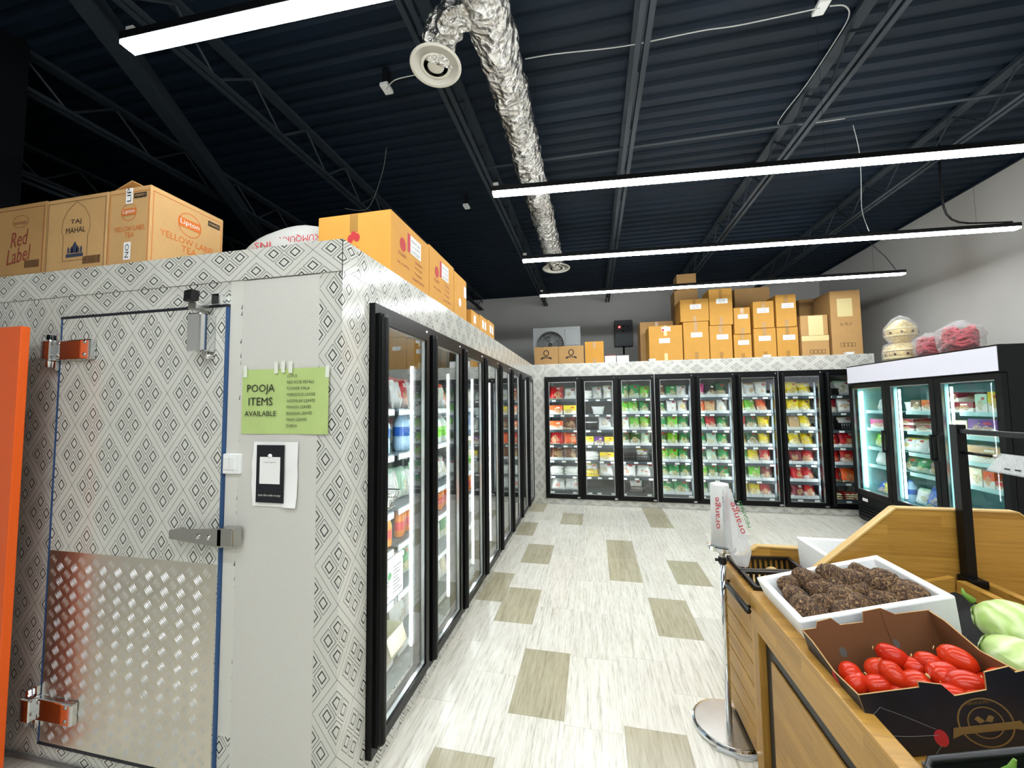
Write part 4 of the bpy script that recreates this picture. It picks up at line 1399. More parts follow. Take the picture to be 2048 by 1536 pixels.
def frame_print(t, x0, x1, z0, z1, y, mat, th=0.003, face='-y'):
    mb = MB()
    for a, b, c, e in ((x0, x1, z0, z0 + th), (x0, x1, z1 - th, z1), (x0, x0 + th, z0, z1), (x1 - th, x1, z0, z1)):
        if face == '-y':
            mb.box(a, b, y - 0.0008, y, c, e)
        else:
            mb.box(y, y + 0.0008, a, b, c, e)
    return mb.build('printed_border', mat, t)


def bars_print(t, x0, x1, z0, z1, y, mat='ink_black', n=22, face='-y'):
    mb = MB()
    rr = random.Random(n)
    for i in range(n):
        a = x0 + (x1 - x0) * i / n
        wd = (x1 - x0) / n * rr.uniform(0.3, 0.75)
        if face == '-y':
            mb.box(a, a + wd, y - 0.0008, y, z0, z1)
        else:
            mb.box(y, y + 0.0008, a, a + wd, z0, z1)
    return mb.build('printed_bars', mat, t)


def oval(t, cx, cz, rx, rz_, y, mat, ring=None, face='-y', name='printed_oval'):
    mb = MB()
    n = 28
    o_, i_ = [], []
    for k in range(n):
        a = 2 * PI * k / n
        o_.append((cx + rx * math.cos(a), cz + rz_ * math.sin(a)))
        if ring:
            i_.append((cx + (rx - ring) * math.cos(a), cz + (rz_ - ring) * math.sin(a)))
    P = (lambda p: (p[0], y, p[1])) if face == '-y' else (lambda p: (y, p[0], p[1]))
    if ring:
        for k in range(n):
            k2 = (k + 1) % n
            mb.poly((P(o_[k]), P(o_[k2]), P(i_[k2]), P(i_[k])))
    else:
        mb.poly([P(p) for p in o_])
    return mb.build(name, mat, t)


ZT1 = ZT + 0.0005
# tea cartons above the entry door
t, w, d, h = carton('tea_carton', 'brown tea carton printed Red Label in maroon script', -3.27, -2.85, 1.455, 1.83, ZT1, 2.78, 'carton', tape=False)
y_ = -d / 2 - 0.001
frame_print(t, -w / 2 + 0.02, w / 2 - 0.012, 0.02, h - 0.02, y_, 'ink_maroon', 0.002)
text(t, 'Red', 0.02, y_ - 0.0006, h * 0.55, '-y', 'ink_maroon', 0.14, 0.085, spin=0.12)
text(t, 'Label', 0.02, y_ - 0.0006, h * 0.33, '-y', 'ink_maroon', 0.19, 0.085, spin=0.12)
text(t, 'BROOKE BOND', 0.02, y_ - 0.0006, h * 0.76, '-y', 'ink_maroon', 0.09, 0.016)
oval(t, 0.02, h * 0.78, 0.06, 0.035, y_ - .0003, 'ink_maroon', 0.002)
bars_print(t, 0.07, 0.18, 0.06, 0.1, y_, 'ink_brown')
t, w, d, h = carton('tea_carton', 'brown tea carton printed TAJ MAHAL under an arch', -2.842, -2.416, 1.455, 1.83, ZT1, 2.775, 'carton_pale', tape=False)
y_ = -d / 2 - 0.001
frame_print(t, -w / 2 + 0.012, w / 2 - 0.012, 0.015, h - 0.018, y_, 'ink_brown', 0.002)
mb = MB()
arch = [(-0.085, 0.07), (-0.085, 0.2), (-0.1, 0.235), (-0.095, 0.29), (-0.06, 0.345), (0, 0.385)]
arch = arch + [(-a, b) for a, b in reversed(arch[:-1])]
for (a, b), (c, e) in zip(arch, arch[1:] + arch[:1]):
    dv = Vector((c - a, e - b)).normalized() * 0.0012
    mb.poly(((a - dv.y, y_, b + dv.x), (c - dv.y, y_, e + dv.x), (c + dv.y, y_, e - dv.x), (a + dv.y, y_, b - dv.x)))
mb.build('printed_arch', 'ink_brown', t)
text(t, 'TAJ', 0, y_ - .0006, 0.275, '-y', 'ink_black', 0.075, 0.03)
text(t, 'MAHAL', 0, y_ - .0006, 0.232, '-y', 'ink_black', 0.135, 0.03)
mb = MB()
for x_, zz, r_ in ((-0.045, 0.135, 0.006), (0.045, 0.135, 0.006), (0, 0.14, 0.02), (-0.022, 0.13, 0.01), (0.022, 0.13, 0.01)):
    mb.box(x_ - r_, x_ + r_, y_ - .0006, y_, 0.11, zz)
    mb.prism([(x_ - r_, zz), (x_ + r_, zz), (x_, zz + r_ * 1.6)], 'y', y_ - .0006, y_)
mb.build('printed_palace', 'ink_navy', t)
MB().box(-0.06, 0.06, y_ - .0006, y_, 0.088, 0.106).build('printed_bar', 'ink_navy', t)
bars_print(t, 0.06, 0.18, 0.045, 0.085, y_, 'ink_brown', 26)
lip_x0, lip_x1, lip_y0, lip_y1 = -2.408, -2.137, 1.455, 1.84
t, w, d, h = carton('tea_carton', 'orange-printed Yellow Label tea carton with taped seams and open top flap', lip_x0, lip_x1, lip_y0, lip_y1, ZT1, 2.775, 'carton_pale', tape=False)
y_ = -d / 2 - 0.001
frame_print(t, -w / 2 + 0.01, w / 2 - 0.006, 0.01, h - 0.02, y_, 'ink_orange', 0.002)
oval(t, 0, h * 0.7, 0.05, 0.046, y_, 'ink_orange', 0.003)
MB().box(-0.045, 0.045, y_ - .0005, y_, h * 0.66, h * 0.745).build('printed_banner', 'ink_orange', t)
text(t, 'Lipton', 0, y_ - .001, h * 0.703, '-y', 'ink_white', 0.076)
text(t, 'YELLOW LABEL', 0.01, y_ - .0005, h * 0.49, '-y', 'ink_orange', 0.2, 0.026)
text(t, 'TEA', 0.01, y_ - .0005, h * 0.41, '-y', 'ink_orange', 0.06, 0.026)
for nm, zz in (('LIP', h - 0.035), ('NO', 0.085)):
    MB().box(-0.022, 0.022, y_ - .0012, y_ - .0004, zz - 0.045, min(h, zz + 0.045)).build('tape_strip', 'white_paper', t)
    text(t, nm, 0, y_ - .002, zz, '-y', 'ink_black', 0.07, 0.026, spin=PI / 2)
MB().box(0.03, 0.11, y_ - .0006, y_, h - 0.055, h - 0.03).build('stamp_block', 'ink_black', t)
text(t, '69684021', 0.07, y_ - .0012, h - 0.042, '-y', 'carton_pale', 0.066, 0.014)
xs_ = w / 2 + 0.001
frame_print(t, -d / 2 + 0.012, d / 2 - 0.012, 0.02, h - 0.02, xs_, 'ink_orange', 0.002, '+x')
oval(t, 0, h * 0.71, 0.062, 0.066, xs_ + .0004, 'ink_orange', 0.004, '+x')
MB().box(xs_, xs_ + .0006, -0.058, 0.058, h * 0.66, h * 0.78).build('printed_banner', 'ink_orange', t)
text(t, 'Lipton', xs_ + .0012, 0, h * 0.72, '+x', 'ink_white', 0.1, 0.034)
text(t, 'YELLOW LABEL', xs_ + .0006, 0.0, h * 0.475, '+x', 'ink_orange', 0.29, 0.034)
text(t, 'TEA', xs_ + .0006, 0.0, h * 0.365, '+x', 'ink_orange', 0.08, 0.034)
MB().box(xs_, xs_ + .0006, 0.1, 0.17, h - 0.07, h - 0.04).build('stamp_block', 'ink_black', t)
text(t, '69684021', xs_ + .0012, 0.135, h - 0.055, '+x', 'carton_pale', 0.06, 0.015)
MB().prism([(-w / 2, h + 0.004), (-w / 2 + 0.13, h + 0.05), (-w / 2 + 0.133, h + 0.046), (-w / 2 + 0.005, h + 0.003)], 'y', -d / 2 + .01, 0.0).build('raised_flap', 'carton_pale', t)

# white woven sack
t = thing('woven_sack', 'bulging white woven sack with red print lying behind the cooler edge', 'sack', (-1.83, 2.08, ZT1), (0, 0, 0.05))
mb = MB()
rows = []
for j in range(13):
    v = j / 12
    row = []
    for k in range(24):
        a = 2 * PI * k / 24
        r_ = (max(0.0, 1 - abs(2 * v - 1) ** 2.5)) ** 0.5
        c_, s_ = math.cos(a), math.sin(a)
        x = -0.36 + 0.68 * v
        y_ = 0.22 * r_ * (abs(c_) ** 0.7) * (1 if c_ > 0 else -1)
        z = 0.185 + 0.185 * r_ * (abs(s_) ** 0.8) * (1 if s_ > 0 else -1)
        z *= (0.8 + 0.5 * v)
        q = Vector((x, y_, z))
        row.append(q + Vector((0, 1, 1)) * 0.012 * noise.noise(q * 9))
    rows.append(row)
mb.grid(rows, True)
o = mb.build('sack_body', 'sack_white', t, smooth=True)
text(t, 'KUMQURX', 0.17, -0.205, 0.275, '-y', 'ink_red', 0.26, 0.045, spin=PI)
text(t, "INS'", -0.06, -0.222, 0.24, '-y', 'ink_red', 0.12, 0.04, spin=PI)

# yellow cartons along the side cooler
for i, (y0, y1, z1, x0, lab) in enumerate(((1.874, 2.375, 2.735, -1.514, 'large yellow carton with red and white date label at the cooler corner'), (2.38, 2.85, 2.75, -1.5, 'second large yellow carton in the row along the side cooler'), (2.857, 3.16, 2.735, -1.45, 'narrow yellow carton with loose tape end on the side cooler'))):
    t, w, d, h = carton('sweets_carton', lab, x0, -1.06, y0, y1, ZT1, z1, 'carton_yellow', 'yellow cartons on the side cooler', tape=(i == 0), tmat='tape_brown')
    y_, xs_ = -d / 2 - 0.0015, w / 2 + 0.001
    if i == 0:
        for q, (a, b) in enumerate(((-0.02, 0.0), (0.02, 0.005), (0.0, 0.018))):
            oval(t, a + 0.0, h * 0.62 + b, 0.018, 0.024, y_ - .0004 * q, 'ink_red', name='printed_flower')
        text(t, 'ATUL BAKERY', 0, y_ - .0004, h * 0.47, '-y', 'ink_red', 0.07, 0.014)
    if i < 2:
        ds = d / 0.5
        MB().box(xs_, xs_ + .0012, -0.06 * ds, 0.12 * ds, h * 0.58, h * 0.88).build('label_sticker', 'white_paper', t)
        MB().box(xs_ + .0012, xs_ + .0018, -0.06 * ds, -0.025 * ds, h * 0.58, h * 0.88).build('label_edge', 'ink_red', t)
        text(t, 'MANUFACTURED', xs_ + .002, 0.045 * ds, h * 0.8, '+x', 'ink_black', 0.12 * ds, 0.018)
        text(t, '1 x 10 KG', xs_ + .002, 0.045 * ds, h * 0.72, '+x', 'ink_black', 0.12 * ds, 0.018)
        text(t, '21/07/2027', xs_ + .002, 0.045 * ds, h * 0.63, '+x', 'ink_black', 0.12 * ds, 0.02)
        oval(t, -0.115 * ds, h * 0.62, 0.035 * ds, 0.04, xs_ + .0003, 'ink_red', face='+x', name='printed_flower')
        text(t, 'ATUL BAKERY', xs_ + .0005, -0.12 * ds, h * 0.45, '+x', 'ink_maroon', 0.1 * ds, 0.02)
        text(t, '24 x 200g', xs_ + .0005, -0.11 * ds, h * 0.3, '+x', 'ink_maroon', 0.14 * ds, 0.02)
        for q, s in enumerate(('Cardamom', 'Orange', 'Pineapple', 'Cashew & Cardamom')):
            text(t, s, xs_ + .0005, 0.09 * ds, h * (0.5 - 0.1 * q), '+x', 'ink_maroon', (0.1 if q < 3 else 0.17) * ds, 0.02)
    else:
        MB().box(xs_, xs_ + .001, 0.08, 0.14, h * 0.6, h * 0.85).build('label_sticker', 'white_paper', t)
        oval(t, -0.02, h * 0.4, 0.03, 0.035, xs_ + .0003, 'ink_white', face='+x', name='printed_flower')
        MB().tube(((0.0, -d / 2 - 0.002, h + 0.004), (0.03, -d / 2 - 0.005, h + 0.012), (0.1, -d / 2 + 0.02, h + 0.025), (0.16, -d / 2 + 0.05, h + 0.01)), 0.006, 6).build('tape_end', 'tape', t)
for i, (y0, y1, z1) in enumerate(((3.3, 3.55, 2.53), (3.56, 3.84, 2.545), (3.85, 4.12, 2.56))):
    t, w, d, h = carton('small_carton', '%s small yellow carton after the gap on the side cooler' % ORD[i], -1.32, -1.06, y0, y1, ZT1, z1, 'carton_yellow', 'small yellow cartons on the side cooler', tape=False)
    xs_ = w / 2 + 0.001
    MB().box(xs_, xs_ + .001, -0.06, 0.0, h * 0.35, h * 0.8).build('label_sticker', 'white_paper', t)
    if i:
        MB().box(xs_, xs_ + .001, 0.03, 0.08, h * 0.35, h * 0.8).build('label_sticker', 'white_paper', t)

# cartons along the back freezer
YC = 6.72
for i, (x0, x1) in enumerate(((-1.0, -0.575), (-0.57, -0.135))):
    t, w, d, h = carton('spice_carton', 'brown carton with black crest, %s' % ('beside the cooler corner' if i == 0 else 'between its twin and a yellow carton'), x0, x1, YC, YC + 0.3, ZT1, 2.685, 'carton', 'crested brown cartons', tape=False)
    y_ = -d / 2 - .001
    oval(t, 0, h * 0.66, 0.05, 0.055, y_, 'ink_black', name='printed_crest')
    oval(t, 0, h * 0.66, 0.034, 0.04, y_ - .0006, 'carton', name='printed_crest')
    MB().prism([(-0.1, h * .38), (-0.06, h * .45), (0, h * .48), (0.06, h * .45), (0.1, h * .38), (0.085, h * .3), (0.06, h * .35), (0, h * .38), (-0.06, h * .35), (-0.085, h * .3)], 'y', y_ - .0006, y_).build('printed_ribbon', 'ink_black', t)
    text(t, 'LAXMI', 0, y_ - .0012, h * 0.42, '-y', 'carton_pale', 0.1, 0.022)
carton('plain_carton', 'small plain yellow carton right of the crested cartons', -0.115, 0.2, YC, YC + 0.3, ZT1, 2.745, 'carton_yellow')
for i, (x0, x1) in enumerate(((0.215, 0.4), (0.415, 0.61))):
    t = thing('foam_block', 'short white carton %s' % ('with a dark red lid strip beside the yellow carton' if i == 0 else 'under the wall control box'), 'carton', ((x0 + x1) / 2, YC + 0.12, ZT1))
    w = x1 - x0
    MB().box(-w / 2, w / 2, -0.1, 0.1, 0, 0.125).build('carton_body', 'white_paper', t, bevel=0.004)
    MB().box(-w / 2 + .01, w / 2 - .01, -0.09, 0.09, 0.125, 0.14).build('lid', 'ink_maroon' if i == 0 else 'ink_black', t)
t, w, d, h = carton('brown_carton', 'brown carton standing behind the wide labelled carton', 0.86, 1.42, 7.2, 7.6, ZT1, 3.13, 'carton')
big = [('wide yellow carton with red sticker above its megamart label', 0.94, 1.465, 2.955, 'carton_mustard'),
       ('lower carton of the first two-high stack past the wide carton', 1.485, 1.872, 3.0, 'carton_mustard'), ('upper carton of the first two-high stack past the wide carton', 1.445, 1.88, 3.37, 'carton_mustard'),
       ('lower carton of the tallest two-high stack', 1.885, 2.215, 2.92, 'carton_mustard'), ('upper carton of the tallest two-high stack', 1.89, 2.235, 3.515, 'carton_mustard'),
       ('lower carton of the lowest narrow stack', 2.24, 2.495, 2.76, 'carton_mustard'), ('upper carton of the lowest narrow stack', 2.25, 2.485, 3.185, 'carton_mustard'),
       ('lower carton of the stack right of the lowest narrow stack', 2.53, 2.845, 2.84, 'carton_mustard'), ('upper carton of the stack right of the lowest narrow stack', 2.53, 2.825, 3.265, 'carton_mustard'),
       ('lower carton of the stack left of the beige taped cartons', 2.86, 3.155, 2.84, 'carton_mustard'), ('upper carton of the stack left of the beige taped cartons', 2.855, 3.14, 3.35, 'carton_mustard')]
zt = ZT1
for i, (lab, x0, x1, z1, mt) in enumerate(big):
    z0 = ZT1 if (i == 0 or i % 2 == 1) else zt
    t, w, d, h = carton('megamart_carton', lab, x0, x1, YC + (0.02 if i % 2 else 0), YC + 0.38, z0, z1, mt, 'megamart labelled cartons', tmat='tape_beige' if i == 0 else 'tape_brown')
    zt = z1 + 0.0045
    megamart(t, w, d, h, h * (0.58 if i == 0 else 0.66), R.uniform(-.02, .03))
    if i == 0:
        MB().box(-0.06, 0.08, -d / 2 - .003, -d / 2 - .001, h - 0.09, h - 0.02).build('label_sticker', 'white_paper', t)
        MB().box(-0.055, -0.02, -d / 2 - .0042, -d / 2 - .003, h - 0.085, h - 0.05).build('label_edge', 'ink_red', t)
for i, (x0, x1, z0, z1) in enumerate(((3.19, 3.56, ZT1, 2.685), (3.185, 3.555, 2.69, 3.0))):
    t, w, d, h = carton('taped_carton', '%s beige-taped carton beside the tall carton' % ('lower' if i == 0 else 'upper'), x0, x1, YC, YC + 0.4, z0, z1, 'carton', 'beige taped cartons', tape=False)
    y_ = -d / 2 - .001
    if i == 0:
        MB().box(-w / 2, w / 2, y_ - .001, y_, h - 0.08, h).build('tape_strip', 'tape_beige', t)
        for q in range(4):
            frame_print(t, -0.08 + q * 0.055, -0.035 + q * 0.055, 0.04, 0.1, y_, 'ink_black', 0.005)
    else:
        MB().box(-0.08, 0.12, y_ - .001, y_, 0, h - .005).build('tape_strip', 'tape_beige', t)
t, w, d, h = carton('tall_carton', 'tall brown carton marked IL-TL-7 next to the right wall', 3.6, 4.0, YC, YC + 0.45, ZT1, 3.355, 'carton', tape=False)
y_ = -d / 2 - .001
text(t, 'IL-TL-7', 0.0, y_ - .0004, h * 0.48, '-y', 'ink_black', 0.15, 0.035)
MB().box(-0.11, 0.09, y_ - .001, y_, h * 0.6, h * 0.88).build('paper_patch', 'tape_beige', t)
for q in range(4):
    frame_print(t, -0.09 + q * 0.05, -0.045 + q * 0.05, 0.13, 0.19, y_, 'ink_black', 0.004)
for lab, x0, x1, y0, y1, z0, z1 in (('tall brown carton behind the first two-high stack', 1.5, 1.9, 7.4, 7.75, ZT1, 3.72), ('small brown carton standing highest of all, near the roof', 1.55, 1.88, 7.4, 7.7, 3.725, 4.02), ('long brown carton behind the narrow stacks', 2.5, 3.06, 7.4, 7.8, ZT1, 3.68), ('brown carton behind the beige taped cartons', 3.5, 3.95, 7.4, 7.8, ZT1, 3.42)):
    carton('storage_carton', lab, x0, x1, y0, y1, z0, z1, 'carton', 'plain cartons at the back', tape=False)
for x_ in (0.97, 2.66, 3.77):
    lab = {0.97: 'small white cable box before the wide yellow carton', 2.66: 'small white cable box below the megamart stacks', 3.77: 'small white cable box before the tall carton'}[x_]
    t = thing('cable_box', lab, 'junction box', (x_, YB + 0.05, ZT1))
    MB().box(-0.05, 0.05, -0.03, 0.03, 0, 0.028).build('box_base', 'white_plastic', t, bevel=0.004)
    MB().box(-0.054, 0.054, -0.034, 0.034, 0.028, 0.036).build('lid', 'white_plastic', t, bevel=0.002)

# condenser and control box
t = thing('condenser_unit', 'grey condenser unit with a round fan grille behind the crested cartons', 'condenser', (-0.64, 7.15, ZT1))
mb = MB()
C_ = [(-0.44, 0.04), (0.44, 0.04), (0.44, 0.75), (-0.44, 0.75)]
for (a, b), (c, e) in zip(C_, C_[1:] + C_[:1]):
    mb.poly(((a, 0, b), (a, 0.3, b), (c, 0.3, e), (c, 0, e)))
mb.poly([(a, 0.3, b) for a, b in reversed(C_)])
hub, n_ = Vector((-0.12, 0.42)), 36
def edge_pt(a):
    dx, dz = math.cos(a), math.sin(a)
    tx = ((0.44 if dx > 0 else -0.44) - hub.x) / dx if abs(dx) > 1e-6 else 1e9
    tz = ((0.75 if dz > 0 else 0.04) - hub.y) / dz if abs(dz) > 1e-6 else 1e9
    k_ = min(tx, tz)
    return (hub.x + dx * k_, 0, hub.y + dz * k_)
angs = sorted([2 * PI * k / n_ for k in range(n_)] + [math.atan2(b - hub.y, a - hub.x) % (2 * PI) for a, b in C_])
for k, a in enumerate(angs):
    a2 = angs[(k + 1) % len(angs)]
    P_, Q_ = (hub.x + 0.26 * math.cos(a), 0, hub.y + 0.26 * math.sin(a)), (hub.x + 0.26 * math.cos(a2), 0, hub.y + 0.26 * math.sin(a2))
    mb.poly((P_, edge_pt(a), edge_pt(a2), Q_))
    mb.poly((P_, Q_, (Q_[0], 0.06, Q_[2]), (P_[0], 0.06, P_[2])))
mb.build('casing', 'ac_grey', t)
MB().box(-0.4, -0.3, 0, 0.3, 0, 0.04).box(0.3, 0.4, 0, 0.3, 0, 0.04).build('foot', 'metal_box_grey', t)
fan = MB().lathe([(0, 0.08), (0.05, 0.08), (0.055, 0.14), (0, 0.14)], 16, (-0.12, 0, 0.42), axis='y').build('fan_hub', 'black_plastic', t)
for k in range(4):
    a = k * PI / 2 + 0.4
    pts_ = [(0.045, -0.3), (0.235, -0.42), (0.245, 0.3), (0.05, 0.35)]
    MB().prism([(-0.12 + r_ * math.cos(a + w_), 0.42 + r_ * math.sin(a + w_)) for r_, w_ in pts_], 'y', 0.1, 0.108).build('fan_blade', 'black_plastic', fan)
mb = MB()
for k in range(36):
    a = 2 * PI * k / 36
    mb.tube(((-0.12 + 0.05 * math.cos(a), -0.008, 0.42 + 0.05 * math.sin(a)), (-0.12 + 0.27 * math.cos(a + 0.35), -0.008, 0.42 + 0.27 * math.sin(a + 0.35))), 0.003, 4)
for r_ in (0.05, 0.12, 0.19, 0.26):
    mb.tube([(-0.12 + r_ * math.cos(2 * PI * k / 30), -0.008, 0.42 + r_ * math.sin(2 * PI * k / 30)) for k in range(31)], 0.003, 4)
mb.build('fan_grille', 'ac_grey', t)
MB().box(0.16, 0.41, -0.012, 0, 0.4, 0.7).build('access_cover', 'ac_grey', t, bevel=0.005)
t = thing('control_box', 'grey control box with a red indicator on the far wall', 'control box', (0.72, YW - 0.004, 3.29))
MB().box(-0.2, 0.2, -0.16, 0, -0.3, 0.3).build('casing', 'metal_box_grey', t, bevel=0.01)
for k, (x_, z_, mm) in enumerate(((-0.09, 0.14, 'red_dot'), (0.0, 0.15, 'ink_black'), (0.09, 0.14, 'ink_black'), (-0.01, 0.04, 'ink_black'))):
    MB().lathe([(0, -0.178), (0.02, -0.176), (0.02, -0.16)], 12, (x_, 0, z_), axis='y').build('indicator', mm, t)
MB().tube(((0.0, -0.08, -0.3), (0.0, -0.08, -0.6), (0.05, -0.05, -0.95)), 0.02, 8).build('cable', 'black_plastic', t, smooth=True)

# ------------------------------------------------------------------ upright display fridge (local x along the front, outward -y)
FRX, FRY = 3.563, 6.267
FW_, FD = 2.08, 0.82
MF = Matrix.Translation((FRX, FRY, 0)) @ Matrix.Rotation(-PI / 2, 4, 'Z')
fr = thing('display_fridge', 'black three-door upright display fridge with a white lit header', 'fridge', (FRX, FRY, 0), (0, 0, -PI / 2))
cs = MB().box(0, 0.05, 0.0, FD, 0.06, 2.15).box(FW_ - 0.05, FW_, 0.0, FD, 0.06, 2.15).box(0.05, FW_ - 0.05, FD - 0.05, FD, 0.06, 2.15).box(0.05, FW_ - 0.05, 0.0, FD - 0.05, 1.88, 2.15).box(0.05, FW_ - 0.05, 0.0, FD - 0.05, 0.06, 0.40)
cs.build('cabinet', 'fridge_black', fr, bevel=0.004)
MB().box(0.051, 0.06, 0.03, FD - 0.05, 0.402, 1.878).box(FW_ - 0.06, FW_ - 0.051, 0.03, FD - 0.05, 0.402, 1.878).box(0.06, FW_ - 0.06, FD - 0.06, FD - 0.051, 0.402, 1.878).box(0.06, FW_ - 0.06, 0.03, FD - 0.06, 0.402, 0.43).box(0.06, FW_ - 0.06, 0.03, FD - 0.06, 1.85, 1.878).build('liner', 'mint_wall', fr)
hd = MB().box(0, FW_, -0.05, 0.0, 1.905, 2.15).build('header', 'fridge_black', fr)
MB().box(0.012, FW_ - 0.012, -0.054, -0.05, 1.915, 2.135).build('header_panel', 'sign_lit', hd)
gr = MB().box(0, FW_, -0.01, 0.0, 0.08, 0.40).build('base_grille', 'fridge_black', fr)
for k in range(5):
    MB().prism([(-0.01, 0.11 + k * 0.04), (-0.028, 0.118 + k * 0.04), (-0.028, 0.126 + k * 0.04), (-0.01, 0.138 + k * 0.04)], 'x', 0.03, FW_ - 0.03).build('louvre', 'fridge_black', gr)
MB().box(0.1, 0.2, -0.013, -0.0101, 0.32, 0.36).build('spec_plate', 'white_paper', gr)
for x_ in (0.1, FW_ - 0.1):
    for y_ in (0.1, FD - 0.1):
        MB().lathe([(0.025, 0), (0.03, 0.01), (0.02, 0.03), (0.02, 0.062)], 10, (x_, y_, 0)).build('foot', 'black_plastic', fr)
for k in range(3):
    a, b = k * FW_ / 3 + 0.004, (k + 1) * FW_ / 3 - 0.004
    d_ = frame_ring(a, b, 0.415, 1.895, 0.06, 0.06, 0.06, 0.055, -0.045, -0.002).build('fridge_door', 'fridge_black', fr, bevel=0.004)
    MB().box(a + 0.06, b - 0.06, -0.028, -0.024, 0.475, 1.84).build('glass_pane', 'glass_fridge', d_)
    frame_ring(a + 0.058, b - 0.058, 0.473, 1.842, 0.012, 0.012, 0.012, 0.012, -0.036, -0.014).build('seal', 'aluminium', d_)
    hx = (b - 0.05) if k == 0 else (a + 0.045 if k == 2 else b - 0.05)
    MB().box(hx, hx + 0.022, -0.085, -0.065, 1.03, 1.3).box(hx, hx + 0.022, -0.066, -0.044, 1.03, 1.055).box(hx, hx + 0.022, -0.066, -0.044, 1.275, 1.3).build('handle', 'black_plastic', d_, bevel=0.004)
    if k:
        MB().box(k * FW_ / 3 - 0.03, k * FW_ / 3 + 0.03, 0.003, 0.06, 0.43, 1.85).build('mullion', 'mint_wall', fr)
for x_ in (0.075, FW_ / 3 + 0.045, 2 * FW_ / 3 + 0.045):
    MB().box(x_, x_ + 0.016, 0.06, 0.075, 0.5, 1.8).build('led_strip', 'led_fridge', fr)
FZ = [0.432, 0.81, 1.045, 1.3, 1.535]
for z_ in FZ[1:]:
    for k in range(3):
        a, b = k * FW_ / 3 + 0.065, (k + 1) * FW_ / 3 - 0.065
        s = MB().box(a, b, 0.12, FD - 0.08, z_ - 0.012, z_ - 0.002).build('shelf', 'mint_shelf', fr)
        MB().box(a, b, 0.112, 0.12, z_ - 0.035, z_ + 0.006).build('shelf_lip', 'mint_shelf', s)


def fbox(door, u0, u1, sh, h, col, label, dep=0.3, y0=0.14, dz=0.0, name='food_carton', cat='carton'):
    o = colour(obj(name, PACKBOX), col)
    a = door * FW_ / 3 + 0.07
    ww = FW_ / 3 - 0.14
    u = max(0.07 + (u1 - u0) * ww / 2, a + (u0 + u1) / 2 * ww - 0.19)
    place(o, MF, u, y0 + dep / 2, FZ[sh] + 0.001 + dz, 0, 0, ((u1 - u0) * ww * 0.97, dep, h))
    return tag(o, label, cat, 'food packs in the display fridge')


def fbag(door, u, sh, w, h, col, label, style='band'):
    o = colour(obj('food_bag', R.choice(BAGS[style])), col)
    place(o, MF, max(0.18, door * FW_ / 3 - 0.12 + u * (FW_ / 3 - 0.14)), 0.2, FZ[sh] + 0.003, R.uniform(-.1, .1), -0.25, (w, 0.12, h))
    return tag(o, label, 'food bag', 'food packs in the display fridge')


def ftub(door, u, sh, r_, h, col, label):
    t = thing('plastic_tub', label, 'tub', MF @ Vector((door * FW_ / 3 - 0.1 + u * (FW_ / 3 - 0.14), 0.24, FZ[sh] + 0.001)), group='food packs in the display fridge')
    o = MB().lathe([(0, 0), (r_ * 0.82, 0), (r_ * 0.95, h), (0, h)], 20).build('tub_body', col, t)
    MB().lathe([(r_, h - 0.008), (r_, h + 0.01), (0, h + 0.012)], 20).build('lid', 'white_plastic', t)


SHN = ['bottom shelf', 'second shelf up', 'third shelf up', 'fourth shelf up', 'top shelf']
DN = ['fridge door farthest from the produce table', 'middle fridge door', 'fridge door beside the black post']
fbox(2, 0.0, 0.26, 4, 0.1, 'maroon', 'maroon sweet box on top of the red sweets pack', dz=0.106)
fbox(2, 0.0, 0.55, 4, 0.105, 'maroon', 'long red sweets pack with gold seal, top shelf, door beside the black post')
fbox(2, 0.58, 0.8, 4, 0.18, 'mint', 'pale mint carton between red sweets pack and yellow carton')
fbox(2, 0.81, 1.0, 4, 0.2, 'yellow', 'yellow carton at the end of the fridge top shelf')
fbox(2, 0.0, 0.4, 3, 0.15, 'cream', 'white and violet sweets carton left of the purple carton')
fbox(2, 0.41, 0.95, 3, 0.17, 'purple', 'large purple sweets carton with four round sweets, door beside the black post')
fbox(2, 0.0, 0.3, 2, 0.15, 'yellow', 'yellow cream packet left of the tan honey carton')
fbox(2, 0.31, 1.0, 2, 0.16, 'tan', 'wide tan carton with brown script, door beside the black post')
fbox(2, 0.0, 0.28, 1, 0.17, 'white', 'white carton with dark sweets and red edge')
fbox(2, 0.3, 0.6, 1, 0.17, 'cream', 'cream carton with picture of dark sweets')
fbox(2, 0.62, 0.82, 1, 0.16, 'orange', 'orange checked carton on the second fridge shelf')
fbox(2, 0.83, 1.0, 1, 0.08, 'red', 'low red carton beside the orange checked carton')
fbox(2, 0.05, 0.62, 0, 0.1, 'purple', 'wide purple pack on the fridge bottom shelf under clear wrap')
ftub(1, 0.2, 4, 0.085, 0.1, 'white_plastic', 'round white tub on the top shelf, middle fridge door')
fbox(1, 0.4, 0.66, 4, 0.13, 'brown', 'brown and white tub pack, top shelf, middle fridge door')
fbox(1, 0.68, 0.98, 4, 0.13, 'orange', 'orange-brown tub pack, top shelf, middle fridge door')
fbox(1, 0.02, 0.45, 3, 0.07, 'maroon', 'flat pink and white box under its twin, middle fridge door')
fbox(1, 0.02, 0.45, 3, 0.07, 'maroon', 'flat pink and white box on its twin, middle fridge door', dz=0.072)
fbox(1, 0.5, 0.95, 3, 0.09, 'brown', 'low white and brown box beside the flat pink boxes')
for i, (c_, u_) in enumerate((('yellow', 0.15), ('cream', 0.45), ('tan', 0.8))):
    fbag(1, u_, 2, 0.17, 0.17, c_, COLOURS[c_][1] + ' pouch, third shelf up, middle fridge door', 'pale')
